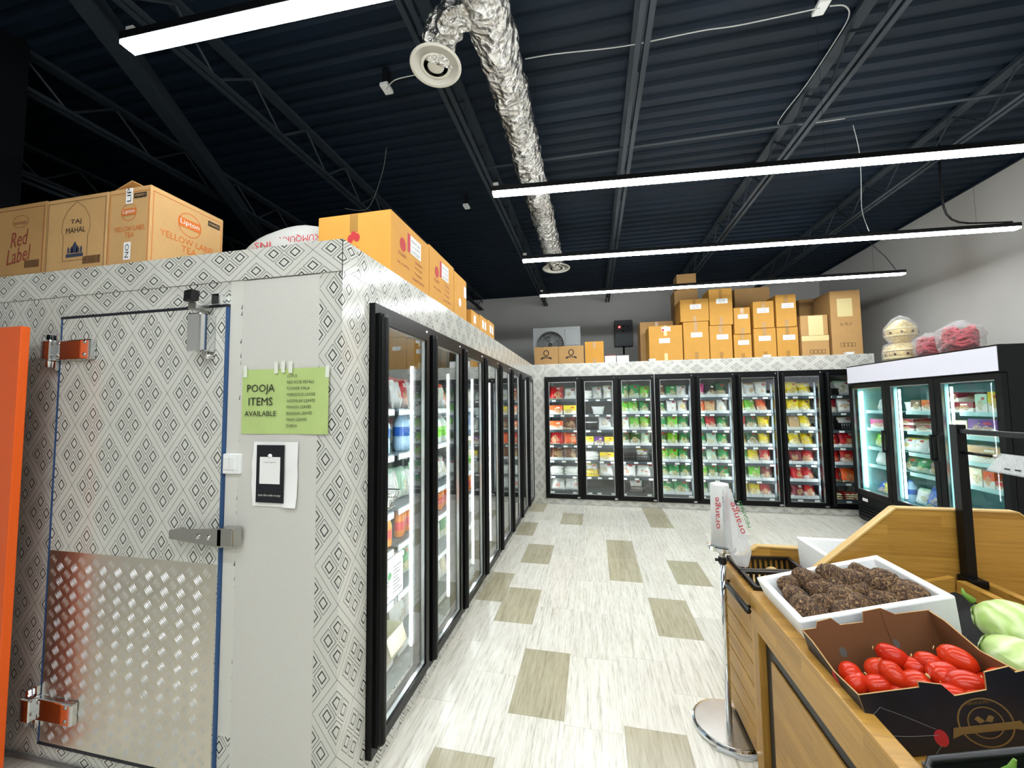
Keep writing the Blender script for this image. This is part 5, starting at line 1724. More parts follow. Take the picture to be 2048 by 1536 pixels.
for i, (c_, u_) in enumerate((('dkgreen', 0.18), ('green', 0.48), ('brown', 0.8))):
    fbag(1, u_, 1, 0.18, 0.17, c_, COLOURS[c_][1] + ' pouch, second shelf up, middle fridge door')
bottle('water', MF @ Vector((FW_ / 3 - 0.07, 0.2, FZ[0] + 0.001)), 'pale blue bottle with blue label, bottom shelf, middle fridge door', 'food packs in the display fridge')
fbag(1, 0.75, 0, 0.26, 0.24, 'blue', 'blue and white bag on the fridge bottom shelf', 'full')
fbag(1, 0.42, 0, 0.2, 0.2, 'mint', 'clear bag beside the blue and white bag, fridge bottom shelf', 'pale')
fbag(0, 0.7, 4, 0.2, 0.16, 'tan', 'tan pouch on the top shelf, ' + DN[0], 'pale')
fbox(0, 0.38, 0.98, 3, 0.12, 'pink', 'pink and white printed box, ' + DN[0])
for i, (c_, u_) in enumerate((('lime', 0.45), ('green', 0.8))):
    fbag(0, u_, 2, 0.2, 0.19, c_, COLOURS[c_][1] + ' pouch, third shelf up, ' + DN[0])
for i, (c_, u_) in enumerate((('white', 0.5), ('red', 0.85))):
    fbag(0, u_, 1, 0.19, 0.19, c_, COLOURS[c_][1] + ' pouch, second shelf up, ' + DN[0], 'pale')
for i, (c_, u_) in enumerate((('blue', 0.4), ('yellow', 0.7), ('blue', 0.92))):
    fbag(0, u_, 0, 0.2, 0.16, c_, COLOURS[c_][1] + ' pouch, bottom shelf, ' + DN[0])

# wrapped ornaments on the fridge
FTOP = 2.1505
t = thing('ornament_pots', 'stack of two gold jewelled pots in clear wrap on the fridge', 'ornament', (3.82, 5.72, FTOP))
MB().lathe([(0, 0), (0.16, 0), (0.175, 0.02), (0.175, 0.15), (0.15, 0.2), (0.09, 0.235), (0, 0.235)], 28).build('lower_pot', 'gold_cloth', t, smooth=True)
MB().lathe([(0.178, 0.03), (0.18, 0.045), (0.178, 0.06)], 28).lathe([(0.178, 0.125), (0.18, 0.14), (0.178, 0.155)], 28).build('trim_band', 'gold_band', t, smooth=True)
MB().lathe([(0.07, 0.235), (0.1, 0.26), (0.14, 0.31), (0.15, 0.36), (0.145, 0.42), (0.1, 0.48), (0.05, 0.53), (0, 0.54)], 28).build('upper_pot', 'gold_cloth', t, smooth=True)
MB().lathe([(0.147, 0.315), (0.153, 0.325), (0.153, 0.335)], 28).lathe([(0.15, 0.4), (0.153, 0.41), (0.148, 0.425)], 28).build('trim_band', 'gold_band', t, smooth=True)
for zz, rr_, n_ in ((0.09, 0.176, 10), (0.365, 0.152, 9)):
    for k in range(n_):
        a = 2 * PI * k / n_
        MB().prism([(0, -0.018), (0.013, 0), (0, 0.018), (-0.013, 0)], 'y', -0.006, 0.0).build('gem', 'dark_gem', t, (rr_ * math.cos(a), rr_ * math.sin(a), zz), (0, 0, a + PI / 2))
MB().lathe([(0.185, 0.0), (0.19, 0.1), (0.17, 0.22), (0.115, 0.25), (0.165, 0.34), (0.16, 0.44), (0.08, 0.55), (0.01, 0.59)], 20).build('clear_wrap', 'cling', t, smooth=True)
for i, (y_, rx, h_, lab) in enumerate(((5.30, 0.135, 0.27, 'smaller clear bag of red garlands on the fridge'), (4.935, 0.165, 0.33, 'larger clear bag of pink-red garlands on the fridge'))):
    t = thing('garland_bag', lab, 'garland bag', (3.82, y_, FTOP), group='bags of garlands on the fridge')
    mb = MB()
    rr = random.Random(40 + i)
    for k in range(26):
        a0, zz = rr.uniform(0, 6.28), rr.uniform(0.06, h_ * 0.78)
        s_ = rx * 0.72 * math.sqrt(max(0.1, 1 - (zz / h_ - 0.4) ** 2 * 2.0))
        pts = []
        for q in range(9):
            a = a0 + q * 0.35
            pts.append((s_ * math.cos(a), s_ * 0.95 * math.sin(a), zz + 0.035 * math.sin(q * 0.9 + k)))
        mb.tube(pts, 0.022, 6)
    g = mb.build('garland', 'garland_red', t, smooth=True)
    g['kind'] = 'stuff'
    MB().lathe([(0, 0.025), (rx * 0.6, 0.03), (rx * 0.62, h_ * 0.7), (0, h_ * 0.8)], 14).build('garland_core', 'garland_red', t, smooth=True)
    mb = MB()
    rows = []
    for j in range(14):
        v = j / 13
        r_ = rx * (0.92 + 0.15 * math.sin(v * 3.0)) * (1 if v < 0.75 else 1 - (v - 0.75) * 3.0)
        row = []
        for k in range(28):
            a = 2 * PI * k / 28
            q = Vector((r_ * math.cos(a), r_ * math.sin(a), 0.002 + v * (h_ + 0.02)))
            row.append(q * 1.0 + Vector((math.cos(a), math.sin(a), 0)) * 0.02 * noise.noise(q * 18))
        rows.append(row)
    mb.grid(rows, True)
    mb.build('clear_wrap', 'cling', t, smooth=True)

# ------------------------------------------------------------------ produce table
TXL, TXC, TXR = 0.68, 1.5, 2.32
K, ZD0 = 0.277, 0.665                      # slope of the display deck and its height at x = 0.70
TH = math.atan(K)
pt = thing('produce_table', 'long oak produce table with sloped decks and black metal frame panels', 'produce table', (0, 0, 0))
YN = -0.6
for sgn, lab in ((1, 0), (-1, 1)):
    X = (lambda v: v) if sgn > 0 else (lambda v: 2 * TXC - v)

    def bxm(x0, x1, *a):
        p, q = sorted((X(x0), X(x1)))
        return MB().box(p, q, *a)
    bxm(TXL, TXL + 0.055, YN, 2.0, 0.652, 0.797).build('rail', ['oak'], pt, bevel=0.004)
    bxm(TXL + 0.004, TXL + 0.05, 1.93, 2.0, 0.0, 0.651).build('post', 'oak_upright', pt, bevel=0.003)
    fpan = bxm(TXL + 0.03, TXL + 0.05, 0.55, 1.92, 0.08, 0.65)
    fpan.build('metal_frame', 'black_satin', pt)
    s = TXL + 0.026
    bxm(s - 0.004, s + 0.004, 0.62, 1.855, 0.14, 0.575).build('infill_panel', 'oak', pt, bevel=0.002)
    bxm(TXL + 0.004, TXL + 0.05, YN, YN + 0.07, 0.0, 0.651).build('post', 'oak_upright', pt)
    poly = [(X(0.735), 0.672), (X(1.46), ZD0 + K * 0.76), (X(1.46), ZD0 + K * 0.76 - 0.02), (X(0.735), 0.652)]
    MB().prism(poly, 'y', YN, 1.965).build('deck', 'oak', pt)
MB().box(1.44, 1.472, YN, 1.96, 0.6, 0.918).box(1.528, 1.56, YN, 1.96, 0.6, 0.918).build('spine_board', 'oak', pt, bevel=0.002)
# cross board with a sloping top against the divider
MB().prism([(0.74, 0.66), (1.44, 0.86), (1.44, 0.925), (0.74, 0.73)], 'y', 1.966, 1.99).build('cross_board', 'oak', pt)
# divider with a pale edge band
DV = [(0.79, 0.745), (1.275, 1.187), (1.70, 1.187), (2.21, 0.745), (2.21, 0.6), (0.79, 0.6)]
MB().prism(DV, 'y', 2.005, 2.035).build('divider_board', 'oak', pt)
mb = MB()
for (a, b), (c, e) in zip(DV[:3], DV[1:4]):
    nrm = Vector((-(e - b), c - a)).normalized() * 0.006
    mb.prism([(a, b), (c, e), (c + nrm.x, e + nrm.y), (a + nrm.x, b + nrm.y)], 'y', 2.002, 2.038)
mb.build('edge_band', 'oak_edge', pt)
# end unit beyond the divider
YE = 2.42
MB().box(TXL, TXL + 0.05, 2.002, 2.37, 0.66, 0.785).build('rail', 'oak', pt, bevel=0.004)
for k in range(6):
    z0 = 0.06 + k * 0.1
    MB().box(TXL + 0.012, TXL + 0.03, 2.005, 2.385, z0, z0 + 0.094).build('slat', 'oak', pt, bevel=0.003)
MB().box(TXL + 0.032, TXL + 0.045, 2.005, 2.38, 0.06, 0.655).build('backing', 'joist_dark', pt)
MB().box(TXL + 0.05, TXR - 0.05, 2.04, 2.39, 0.60, 0.63).build('deck', 'oak', pt)
MB().box(TXL + 0.05, TXL + 0.09, 2.33, 2.38, 0.0, 0.6).box(TXR - 0.09, TXR - 0.05, 2.33, 2.38, 0, 0.6).build('leg', 'oak_upright', pt)
MB().prism([(0.70, 0.74), (0.872, 0.862), (2.13, 0.862), (2.3, 0.74), (2.3, 0.55), (0.70, 0.55)], 'y', 2.395, 2.42).build('end_board', 'oak', pt)
MB().prism([(0.694, 0.743), (0.872, 0.862), (2.13, 0.862), (2.13, 0.87), (0.868, 0.87), (0.69, 0.75)], 'y', 2.39, 2.425).build('edge_band', 'oak_edge', pt)
MB().box(TXR - 0.05, TXR, 2.002, 2.37, 0.06, 0.785).build('rail', 'oak', pt)
MB().tube(((TXL - 0.025, 2.3, 0.718), (TXL - 0.025, 1.945, 0.728)), 0.013, 10).tube(((TXL - 0.025, 2.27, 0.719), (TXL + 0.005, 2.27, 0.719)), 0.007, 6).tube(((TXL - 0.025, 1.99, 0.727), (TXL + 0.005, 1.99, 0.727)), 0.007, 6).build('bumper_tube', 'black_plastic', pt, smooth=True)
po = MB().box(1.483, 1.517, 1.963, 1.998, 0.91, 1.552).build('centre_post', 'black_satin', pt, bevel=0.002)
MB().box(1.472, 1.528, 1.93, 2.0, 0.9, 0.93).build('post_foot', 'black_satin', po, bevel=0.003)
MB().box(1.49, 1.51, 0.3, 1.965, 1.515, 1.535).build('top_bar', 'black_satin', po, bevel=0.003)
MB().tube(((1.5, 1.965, 1.437), (1.5, 1.83, 1.437)), 0.006, 8).build('hook_bar', 'black_satin', po, smooth=True)
MB().lathe([(0, 0), (0.007, 0.001), (0.007, 0.012), (0, 0.013)], 10, (1.5, 1.826, 1.437), axis='y').build('hook_tip', 'chrome', po, smooth=True)
t = thing('price_card', 'white price card in a clear sleeve hanging from the black hook bar', 'price card', (1.5, 1.8, 1.415))
MB().poly(((-0.012, 0.05, -0.03), (0.012, -0.16, -0.04), (0.02, -0.15, 0.03), (-0.004, 0.0, 0.035))).poly(((-0.010, 0.05, -0.03), (-0.002, 0.0, 0.035), (0.022, -0.15, 0.03), (0.014, -0.16, -0.04))).build('card', 'white_paper', t)
MB().poly(((-0.016, 0.054, -0.034), (0.008, -0.165, -0.044), (0.016, -0.155, 0.034), (-0.008, 0.004, 0.038))).build('sleeve', 'clear_plastic', t)
mb = MB()
for k in range(3):
    mb.box(-0.0115 + 0.006 * k, -0.0105 + 0.006 * k, -0.03 - 0.03 * k, -0.01 - 0.03 * k, -0.02, -0.015)
mb.build('print_marks', 'ink_black', t)
tag(MB().poly(((1.17, 0.5, ZD0 + K * 0.47 + 0.002), (1.435, 0.5, ZD0 + K * 0.735 + 0.002), (1.435, 1.96, ZD0 + K * 0.735 + 0.002), (1.17, 1.96, ZD0 + K * 0.47 + 0.002))).build('net_mat', 'net_black'), 'black net mat on the table deck under the cabbages', 'mat')


def tilted(name, label, cat, x, y, lift=0.003, rz=0.0, group=None):
    # a thing standing on the sloped deck; local x runs up the slope
    e = (Matrix.Rotation(-TH, 3, 'Y') @ Matrix.Rotation(rz, 3, 'Z')).to_euler()
    z = ZD0 + K * (x - 0.70)
    n_ = Vector((-math.sin(TH), 0, math.cos(TH))) * lift
    return thing(name, label, cat, Vector((x, y, z)) + n_, e, group)


# foam box of taro
t = tilted('foam_box', 'white foam box full of brown taro roots on the produce table', 'foam box', 0.755, 1.79, 0.004)
FBW, FBD, FBH = 0.49, 0.37, 0.19


def open_box(w, d, h, taper, wall, mat, parent):
    mb = MB()
    o_b = [(taper, -d / 2 + taper), (w - taper, -d / 2 + taper), (w - taper, d / 2 - taper), (taper, d / 2 - taper)]
    o_t = [(0, -d / 2), (w, -d / 2), (w, d / 2), (0, d / 2)]
    i_t = [(wall, -d / 2 + wall), (w - wall, -d / 2 + wall), (w - wall, d / 2 - wall), (wall, d / 2 - wall)]
    i_b = [(wall + taper, -d / 2 + wall + taper), (w - wall - taper, -d / 2 + wall + taper), (w - wall - taper, d / 2 - wall - taper), (wall + taper, d / 2 - wall - taper)]
    P = lambda L, z: [(a, b, z) for a, b in L]
    ob, ot, it, ib = P(o_b, 0), P(o_t, h), P(i_t, h), P(i_b, wall)
    for k in range(4):
        k2 = (k + 1) % 4
        mb.poly((ob[k], ob[k2], ot[k2], ot[k]))
        mb.poly((ot[k], ot[k2], it[k2], it[k]))
        mb.poly((it[k], it[k2], ib[k2], ib[k]))
    mb.poly(list(reversed(ob)))
    mb.poly(ib)
    return mb.build('box_body', mat, parent, bevel=0.006)


open_box(FBW, FBD, FBH, 0.02, 0.026, 'foam', t)


def blob(prof_len, rad, seed, amp, mat, name, n=18, m_=12, sharp=1.0, rings=0):
    # tapering root / fruit along local x
    mb = MB()
    rows = []
    for j in range(m_ + 1):
        v = j / m_
        x = -prof_len / 2 + prof_len * v
        r_ = rad * (max(0, 1 - abs(2 * v - 1) ** 2.3)) ** 0.55 * (1 + 0.16 * sharp * (0.5 - v))
        if rings:
            r_ *= 1 + 0.03 * math.sin(v * rings)
        row = []
        for k in range(n):
            a = 2 * PI * k / n
            q = Vector((x, r_ * math.cos(a), r_ * math.sin(a)))
            dv = Vector((0, math.cos(a), math.sin(a)))
            row.append(q + dv * amp * noise.noise(q * 16 + Vector((seed, seed, 0))) + Vector((0, 0, amp * noise.noise(Vector((v * 3, seed, 1))))))
        rows.append(row)
    mb.grid(rows, True)
    return mb.mesh(name, mat, True)


TAROS = [blob(0.118, 0.043, s, 0.014, 'taro', 'taro_root', rings=40) for s in range(5)]
ZTARO = ZD0 + 0.19
taro_px = [(1572, 1163, .06, 0.5), (1605, 1152, .075, 1.9), (1592, 1192, .05, 0.9), (1610, 1215, .04, 1.2), (1640, 1180, .055, 0.6), (1665, 1152, .08, -0.6), (1650, 1210, .045, 0.2), (1690, 1195, .05, 0.15), (1705, 1165, .07, -0.8), (1722, 1150, .07, 0.3), (1738, 1185, .06, -0.2), (1775, 1172, .085, -0.75), (1822, 1190, .06, 0.4), (1720, 1212, .04, 0.1), (1775, 1206, .045, 0.2), (1690, 1222, .035, 0.5), (1625, 1225, .035, -0.7), (1755, 1195, .04, 0.8), (1680, 1175, .05, 1.0), (1800, 1205, .04, 0.0), (1660, 1190, .04, 2.0)]
for i, (a, b, up_, rz) in enumerate(taro_px):
    p = on_slope(a, b, ZD0 + 0.112 + up_, K, 0.70)
    p.y = min(max(p.y, 1.665), 1.905)
    o = obj('taro_root', TAROS[i % 5], None, p, (R.uniform(0, 6), -TH * 0.5 + R.uniform(-.35, .35), rz + R.uniform(-.2, .2)))
    s = R.uniform(0.9, 1.12)
    o.scale = (s, s, s)
    lab = 'brown hairy taro root piled in the white foam box'
    if i == 11:
        lab = 'long taro root standing highest at the wall of the foam box'
        o.scale = (1.15, 1.1, 1.1)
        o.rotation_euler = (0.3, 0.45, -0.75)
    tag(o, lab, 'taro', None if i == 11 else 'taro roots in the foam box')

# tomato carton
t = tilted('tomato_carton', 'open dark printed carton of tomatoes on the produce table', 'carton', 0.745, 1.425, 0.004)
CW, CD, CH = 0.39, 0.285, 0.185
th_ = 0.004


def wall_poly(profile, axis, a, b, mats):
    mb = MB()
    mb.prism(profile, axis, a, b)
    return mb


prof_front = [(0, 0), (CW, 0), (CW, CH - 0.01), (CW - 0.02, CH - 0.012), (CW - 0.03, CH + 0.004), (CW - 0.085, CH - 0.002), (CW - 0.095, CH - 0.045), (CW - 0.17, CH - 0.05), (CW - 0.19, CH - 0.018), (CW - 0.24, CH - 0.004), (CW - 0.242, CH - 0.018), (0, CH - 0.018)]
prof_back = [(0, 0), (CW, 0), (CW, CH), (CW - 0.1, CH + 0.004), (CW - 0.135, CH + 0.03), (CW - 0.19, CH + 0.028), (CW - 0.2, CH - 0.005), (0.12, CH - 0.002), (0.1, CH + 0.024), (0.055, CH + 0.02), (0.045, CH), (0, CH)]
for nm, prf, ya, yb_ in (('front_wall', prof_front, -CD / 2, -CD / 2 + th_), ('back_wall', prof_back, CD / 2 - th_, CD / 2)):
    n0 = len(prf)
    mb = MB().prism(prf, 'y', ya, yb_)
    mb.mi = [0] * len(mb.mi)
    # prism order: outline at ya, outline at yb, then rim
    mb.mi[0 if nm == 'back_wall' else 1] = 1
    for q in range(2, len(mb.mi)):
        mb.mi[q] = 2
    mb.build(nm, ['carton_navy', 'carton_inside', 'carton'], t)
for nm, xa, xb in (('left_wall', 0, th_), ('right_wall', CW - th_, CW)):
    prf = [(-CD / 2 + th_, 0), (CD / 2 - th_, 0), (CD / 2 - th_, CH - 0.002), (0.08, CH - 0.004), (-0.02, CH - 0.035), (-CD / 2 + th_, CH - 0.02)]
    mb = MB().prism(prf, 'x', xa, xb)
    mb.mi = [2] * len(mb.mi)
    mb.mi[0] = 0 if nm == 'left_wall' else 1
    mb.mi[1] = 1 if nm == 'left_wall' else 0
    mb.build(nm, ['carton_navy', 'carton_inside', 'carton'], t)
MB().box(th_, CW - th_, -CD / 2 + th_, CD / 2 - th_, 0, 0.004).build('base', 'carton_inside', t)
MB().box(CW - 0.14, CW - 0.135, CD / 2 - 0.0065, CD / 2 - 0.0042, 0.01, CH + 0.02).build('board_fold', 'carton_inside', t)
for x_ in (0.1, 0.26):
    oval(t, x_, CH * 0.52, 0.011, 0.017, CD / 2 - th_ - 0.0008, 'ink_grey', name='hand_hole')
yf_ = -CD / 2 - 0.0006
cx, cz = CW - 0.125, CH * 0.34
oval(t, cx, cz, 0.062, 0.062, yf_, 'ink_gold', 0.004, name='printed_seal')
oval(t, cx, cz, 0.04, 0.04, yf_ - .0002, 'ink_gold', 0.003, name='printed_seal')
text(t, 'PREMIUM QUALITY', cx, yf_ - .0006, cz + 0.05, '-y', 'ink_gold', 0.06, 0.009)
MB().prism([(cx - 0.085, cz - 0.03), (cx - 0.075, cz - 0.004), (cx + 0.075, cz - 0.004), (cx + 0.085, cz - 0.03), (cx + 0.06, cz - 0.022), (cx - 0.06, cz - 0.022)], 'y', yf_ - .0006, yf_).build('printed_ribbon', 'ink_gold', t)
mb = MB()
for s in (-1, 1):
    mb.prism([(cx, cz + 0.004), (cx + s * 0.012, cz + 0.018), (cx + s * 0.022, cz + 0.012), (cx + s * 0.014, cz)], 'y', yf_ - .0008, yf_)
mb.build('printed_leaf', 'ink_gold', t)
oval(t, CW - 0.235, CH * 0.2, 0.016, 0.022, yf_, 'ink_red', name='printed_radish')
mb = MB()
for pts in ([(0.0, 0.1), (0.04, 0.13), (0.09, 0.1), (CW - 0.24, 0.06)], [(0.02, 0.06), (0.08, 0.05), (CW - 0.24, 0.045)], [(CW - 0.24, 0.02), (CW - 0.26, -0.0)]):
    mb.tube([(a, yf_, b) for a, b in pts], 0.0008, 4)
mb.build('printed_lines', 'ink_grey', t)
oval(t, 0.0, CH * 0.7, 0.016, 0.02, -0.0006, 'ink_red', face='+x', name='printed_radish').location = (-0.0003, -0.02, 0)
TOMS = [blob(0.084, 0.031, s + 20, 0.004, 'tomato', 'tomato', sharp=0.4) for s in range(4)]
STEM = MB().lathe([(0, 0.0), (0.006, 0.0005), (0.007, 0.0015), (0, 0.003)], 8, axis='x').mesh('stem_scar', 'potato', True)
tom_px = [(1692, 1345, .085, 1.0, .2), (1712, 1365, .07, .9, .1), (1785, 1312, .10, -.6, .4), (1760, 1340, .07, .2, 0), (1787, 1350, .085, -1.1, .9), (1755, 1372, .06, .1, .1), (1838, 1368, .065, -.3, .3), (1830, 1335, .075, -.5, .3), (1862, 1328, .085, -.4, .5), (1915, 1318, .10, -.75, .45), (1888, 1350, .09, .2, .2), (1932, 1370, .085, -.3, .15), (1908, 1395, .07, -.3, .2), (1955, 1398, .065, .3, .1), (2012, 1362, .09, -.35, .1), (1800, 1385, .045, .4, 0), (1965, 1372, .05, .2, 0)]
for i, (a, b, up_, rz, tl) in enumerate(tom_px):
    p = on_slope(a, b, ZD0 + up_ + 0.03, K, 0.70)
    p.x = min(max(p.x, 0.775), 1.09)
    p.y = min(max(p.y, 1.32), 1.53)
    lab = 'ripe red plum tomato in the dark carton'
    grp = 'plum tomatoes in the dark carton'
    if i == 13:
        lab, grp = 'pale orange tomato at the notch of the dark carton', None
    if i == 14:
        lab, grp = 'red tomato with a green leaf tip by the carton side', None
    o = obj('tomato', TOMS[i % 4], None, p, (R.uniform(0, 6), -TH + tl, rz))
    s = R.uniform(0.92, 1.05) * (1.12 if i in (9, 11) else 1)
    o.scale = (s, s * (1.12 if i == 10 else 1), s)
    tag(o, lab, 'tomato', grp)
    obj('stem_scar', STEM, o, (-0.0445, 0, 0), (0, PI, 0))
    if i == 14:
        MB().tube(((-0.01, 0, 0.028), (-0.005, 0.004, 0.045), (0.012, 0.004, 0.052)), [0.006, 0.004, 0.001], 6).build('leaf_tip', 'leaf_green', o, smooth=True)


# cabbages
def cabbage(seed, r_):
    mb = MB()
    rows = []
    for j in range(15):
        v = j / 14
        ph = PI * v
        row = []
        for k in range(30):
            a = 2 * PI * k / 30
            q = Vector((math.sin(ph) * math.cos(a), math.sin(ph) * math.sin(a), -math.cos(ph) * 0.82))
            rr = r_ * (1 + 0.06 * noise.noise(q * 2.2 + Vector((seed, 0, 0))) + 0.02 * noise.noise(q * 7))
            row.append(q * rr)
        rows.append(row)
    mb.grid(rows, True)
    return mb.mesh('cabbage_head', 'cabbage', True)


def cab_leaf(seed, r_):
    mb = MB()
    rows = []
    for j in range(9):
        row = []
        for k in range(13):
            u, v = (k / 12 - 0.5) * 2.0, j / 8
            ph, a = 0.35 + 1.5 * v, u * (0.95 - 0.25 * v)
            q = Vector((math.sin(ph) * math.cos(a), math.sin(ph) * math.sin(a), -math.cos(ph) * 0.82))
            rr = r_ * (1.045 + 0.03 * noise.noise(q * 5 + Vector((seed, 0, 0))) + 0.04 * max(0, v - 0.75) * 4 * (0.4 + noise.noise(Vector((u * 4, seed, 0)))))
            row.append(q * rr)
        rows.append(row)
    mb.grid(rows)
    return mb.mesh('outer_leaf', 'cabbage', True)


for i, (x, y, r_, lab) in enumerate(((1.335, 1.625, 0.082, 'pale green cabbage farthest along the net mat, with a curled leaf tip'), (1.215, 1.455, 0.082, 'pale green cabbage beside the tomato carton'), (1.36, 1.32, 0.09, 'pale green cabbage nearest the shop front on the net mat'))):
    z = ZD0 + K * (x - 0.7) + r_ * 0.86
    t = thing('cabbage', lab, 'cabbage', (x, y, z), (0.2, -TH, i * 1.9), 'cabbages on the net mat')
    obj('cabbage_head', cabbage(i, r_), t)
    for k in range(3):
        obj('outer_leaf', cab_leaf(i * 5 + k, r_), t, (0, 0, 0), (0, 0, k * 2.1))
    if i == 0:
        MB().tube(((-0.055, 0.05, 0.06), (-0.07, 0.06, 0.085), (-0.066, 0.065, 0.1)), [0.012, 0.007, 0.002], 6).build('leaf_tip', 'leaf_green', t, smooth=True)

# black tray of okra in front of the tomatoes
t = tilted('slotted_basket', 'black plastic tray of okra in front of the tomato carton', 'basket', 0.76, 0.93, 0.004)
mb = MB()
W_, D_, H_ = 0.5, 0.36, 0.14
mb.box(0, W_, -D_ / 2, D_ / 2, 0, 0.005)
for a in ((0, W_, -D_ / 2, -D_ / 2 + .005), (0, W_, D_ / 2 - .005, D_ / 2), (0, .005, -D_ / 2 + .005, D_ / 2 - .005), (W_ - .005, W_, -D_ / 2 + .005, D_ / 2 - .005)):
    mb.box(*a, 0.005, H_)
mb.build('tray_body', 'black_plastic', t)
rr_ = 0.02
ring = [(0.02, -D_ / 2), (W_ - 0.02, -D_ / 2), (W_, -D_ / 2 + 0.02), (W_, D_ / 2 - 0.02), (W_ - 0.02, D_ / 2), (0.02, D_ / 2), (0, D_ / 2 - 0.02), (0, -D_ / 2 + 0.02), (0.02, -D_ / 2)]
MB().tube([(a, b, H_) for a, b in ring], 0.009, 8).build('rim', 'black_plastic', t, smooth=True)
OK = MB().tube(((-0.06, 0, 0), (-0.02, 0, 0.002), (0.03, 0, 0), (0.06, 0, -0.006)), [0.005, 0.009, 0.006, 0.001], 6).mesh('okra_pod', 'okra_green', True)
OS = MB().tube(((-0.06, 0, 0), (-0.078, 0, 0.004)), [0.006, 0.003], 6).mesh('stalk', 'leaf_green', True)
for i in range(26):
    x, y = 0.8 + R.uniform(0.02, 0.36), 0.93 + R.uniform(-0.12, 0.11)
    o = obj('okra_pod', OK, None, (x, y, ZD0 + K * (x - 0.7) + 0.075 + (i % 4) * 0.018), (R.uniform(-.3, .3), R.uniform(-1.0, 0.1), R.uniform(0, 6.3)))
    tag(o, 'slim green okra pod in the black tray', 'okra', 'okra in the black tray')
    obj('stalk', OS, o)
for i, (a, b) in enumerate(((1832, 1500), (1925, 1505), (2000, 1490))):
    p = on_slope(a, b, ZD0 + 0.13, K, 0.70)
    p.y = min(p.y, 1.07)
    o = obj('okra_pod', OK, None, p, (0.2, 0.9 + 0.2 * i, 1.2 + i))
    tag(o, 'green okra pod sticking up over the black tray rim', 'okra', 'okra in the black tray')
    obj('stalk', OS, o)

# baskets, potatoes and foam box on the end unit
BK = basket_mesh(0.31, 0.19, 0.16, 'black_plastic', 0.006, 0.024, 0.018)
for i, (x, y, lab) in enumerate(((0.868, 2.295, 'black slotted basket of potatoes beside the end board'), (0.868, 2.098, 'black slotted basket against the divider board'))):
    o = tag(obj('slotted_basket', BK, None, (x, y, 0.655), (0, -0.04, 0)), lab, 'basket', 'baskets on the end unit')
POT = [blob(0.095, 0.032, s + 50, 0.006, 'potato', 'potato', sharp=0.3) for s in range(3)]
for i in range(12):
    y0 = 2.295 if i < 8 else 2.098
    o = obj('potato', POT[i % 3], None, (0.78 + (i % 4) * 0.06 + R.uniform(-.01, .01), y0 + (-0.035 if (i // 4) % 2 else 0.035), 0.715 + (0.035 if i in (2, 6) else 0)), (R.uniform(0, 6), R.uniform(-.3, .3), R.uniform(0, 6)))
    tag(o, 'pale potato in the basket beside the end board' if i < 8 else 'pale potato in the basket against the divider board', 'potato', 'potatoes on the end unit')
t = thing('foam_box', 'empty white foam box with green print standing beyond the divider', 'foam box', (1.035, 2.21, 0.6305), (0, 0, 0.0))
ob = open_box(0.42, 0.27, 0.315, 0.015, 0.024, 'foam', t)
mb = MB()
for k in range(4):
    mb.box(-0.0012, -0.0004, -0.1 + 0.03 * k, -0.05 + 0.03 * k, 0.2 - k * 0.02, 0.215 - k * 0.02)
mb.build('print_lines', 'ink_green', t)
oval(t, -0.02, 0.17, 0.02, 0.024, -0.0008, 'ink_green', face='+x', name='print_mark')

# ------------------------------------------------------------------ bag stand
t = thing('bag_stand', 'chrome stand with round base holding a roll of printed produce bags', 'bag stand', (0.641, 2.235, 0))
MB().lathe([(0, 0), (0.165, 0), (0.172, 0.006), (0.172, 0.022), (0.165, 0.028), (0, 0.03)], 40).build('base', 'chrome', t, smooth=False)
MB().lathe([(0, 0.0305), (0.158, 0.0305), (0.16, 0.0285)], 40).build('base_plate', 'brushed_steel', t)
MB().lathe([(0.0145, 0.03), (0.0145, 0.9), (0, 0.9)], 16).build('pole', 'chrome', t, smooth=True)
MB().lathe([(0, 0.892), (0.064, 0.892), (0.067, 0.897), (0.067, 0.914), (0.064, 0.918), (0, 0.918)], 32).build('holder_disc', 'chrome', t)
MB().lathe([(0.018, 0.82), (0.02, 0.825), (0.02, 0.85), (0.018, 0.855)], 12).tube(((-0.015, 0, 0.838), (-0.035, 0, 0.838)), 0.008, 8).build('clamp_knob', 'black_plastic', t, smooth=True)
rl = MB().lathe([(0.015, 0.92), (0.05, 0.92), (0.046, 1.07), (0.0445, 1.225), (0.042, 1.232), (0.014, 1.232), (0.013, 1.2), (0.0, 1.2)], 32).build('bag_roll', 'roll_plastic', t, smooth=True)
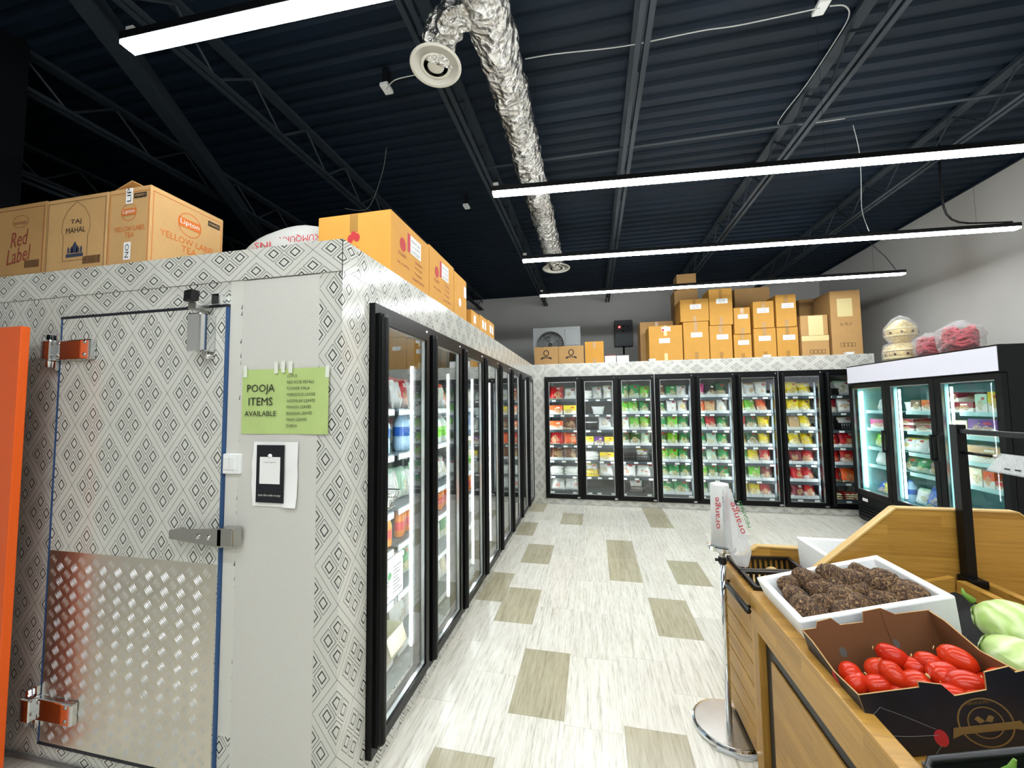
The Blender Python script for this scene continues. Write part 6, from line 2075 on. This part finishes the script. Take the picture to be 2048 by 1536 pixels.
for s_, rz_, zz, sx_, mm, hh in (('orange', -0.022, 1.09, 0.16, 'ink_red', 0.026), ('MEGAMART', 0.006, 1.1, 0.15, 'ink_grey', 0.016), ('orange', 0.024, 1.12, 0.13, 'ink_red', 0.02)):
    text(t, s_, rz_, -math.sqrt(max(1e-6, 0.0475 ** 2 - rz_ ** 2)) - 0.003, zz, '-y', mm, sx_, hh, spin=PI / 2)
# one loose bag pulled off the roll
mb = MB()
rows = []
for j in range(13):
    v = j / 12
    z = 1.215 - 0.375 * v
    cx_ = 0.02 + 0.055 * v ** 1.2
    wd = 0.022 + 0.05 * v ** 1.1 - (0.045 * max(0, v - 0.8) / 0.2)
    row = []
    for k in range(20):
        a = 2 * PI * k / 20
        q = Vector((cx_ + wd * math.cos(a), -0.04 - 0.015 * v + (0.012 + 0.016 * v) * math.sin(a), z))
        row.append(q + Vector((0, 0.006 * noise.noise(q * 30), 0)))
    rows.append(row)
mb.grid(rows, True)
mb.build('loose_bag', 'bag_film', t, smooth=True)
text(t, 'orange', 0.06, -0.082, 1.08, '-y', 'ink_red', 0.16, 0.03, spin=PI / 2 + 0.3)
text(t, 'MEGAMART', 0.088, -0.078, 1.1, '-y', 'ink_green', 0.14, 0.017, spin=PI / 2 + 0.3)
MB().tube([(0.17 * math.cos(a / 10 * 2.6 - 2.2), 0.178 * math.sin(a / 10 * 2.6 - 2.2), 0.008 + 0.006 * math.sin(a * 1.7)) for a in range(11)], 0.007, 6).build('plastic_edging', 'clear_plastic', t, smooth=True)

# ------------------------------------------------------------------ orange shelving upright by the entry door
t = thing('shelving_end', 'orange shelving end panel with red perforated strip beside the entry door', 'shelving', (-2.735, 1.26, 0))
MB().box(0, 0.172, -0.012, 0.02, 0, 2.045).build('end_panel', 'orange_paint', t, bevel=0.003)
mb = MB().box(-0.012, -0.001, -0.014, 0.02, 0, 2.045)
mb.build('perforated_strip', 'perforated_red', t)
mb = MB()
for k in range(64):
    mb.box(-0.009, -0.004, -0.0148, -0.014, 0.03 + k * 0.0315, 0.045 + k * 0.0315)
mb.build('slot_holes', 'shelf_white', t)['kind'] = 'stuff'
MB().box(-0.7, -0.013, -0.01, 0.018, 0, 2.03).build('back_panel', 'shelf_white', t)
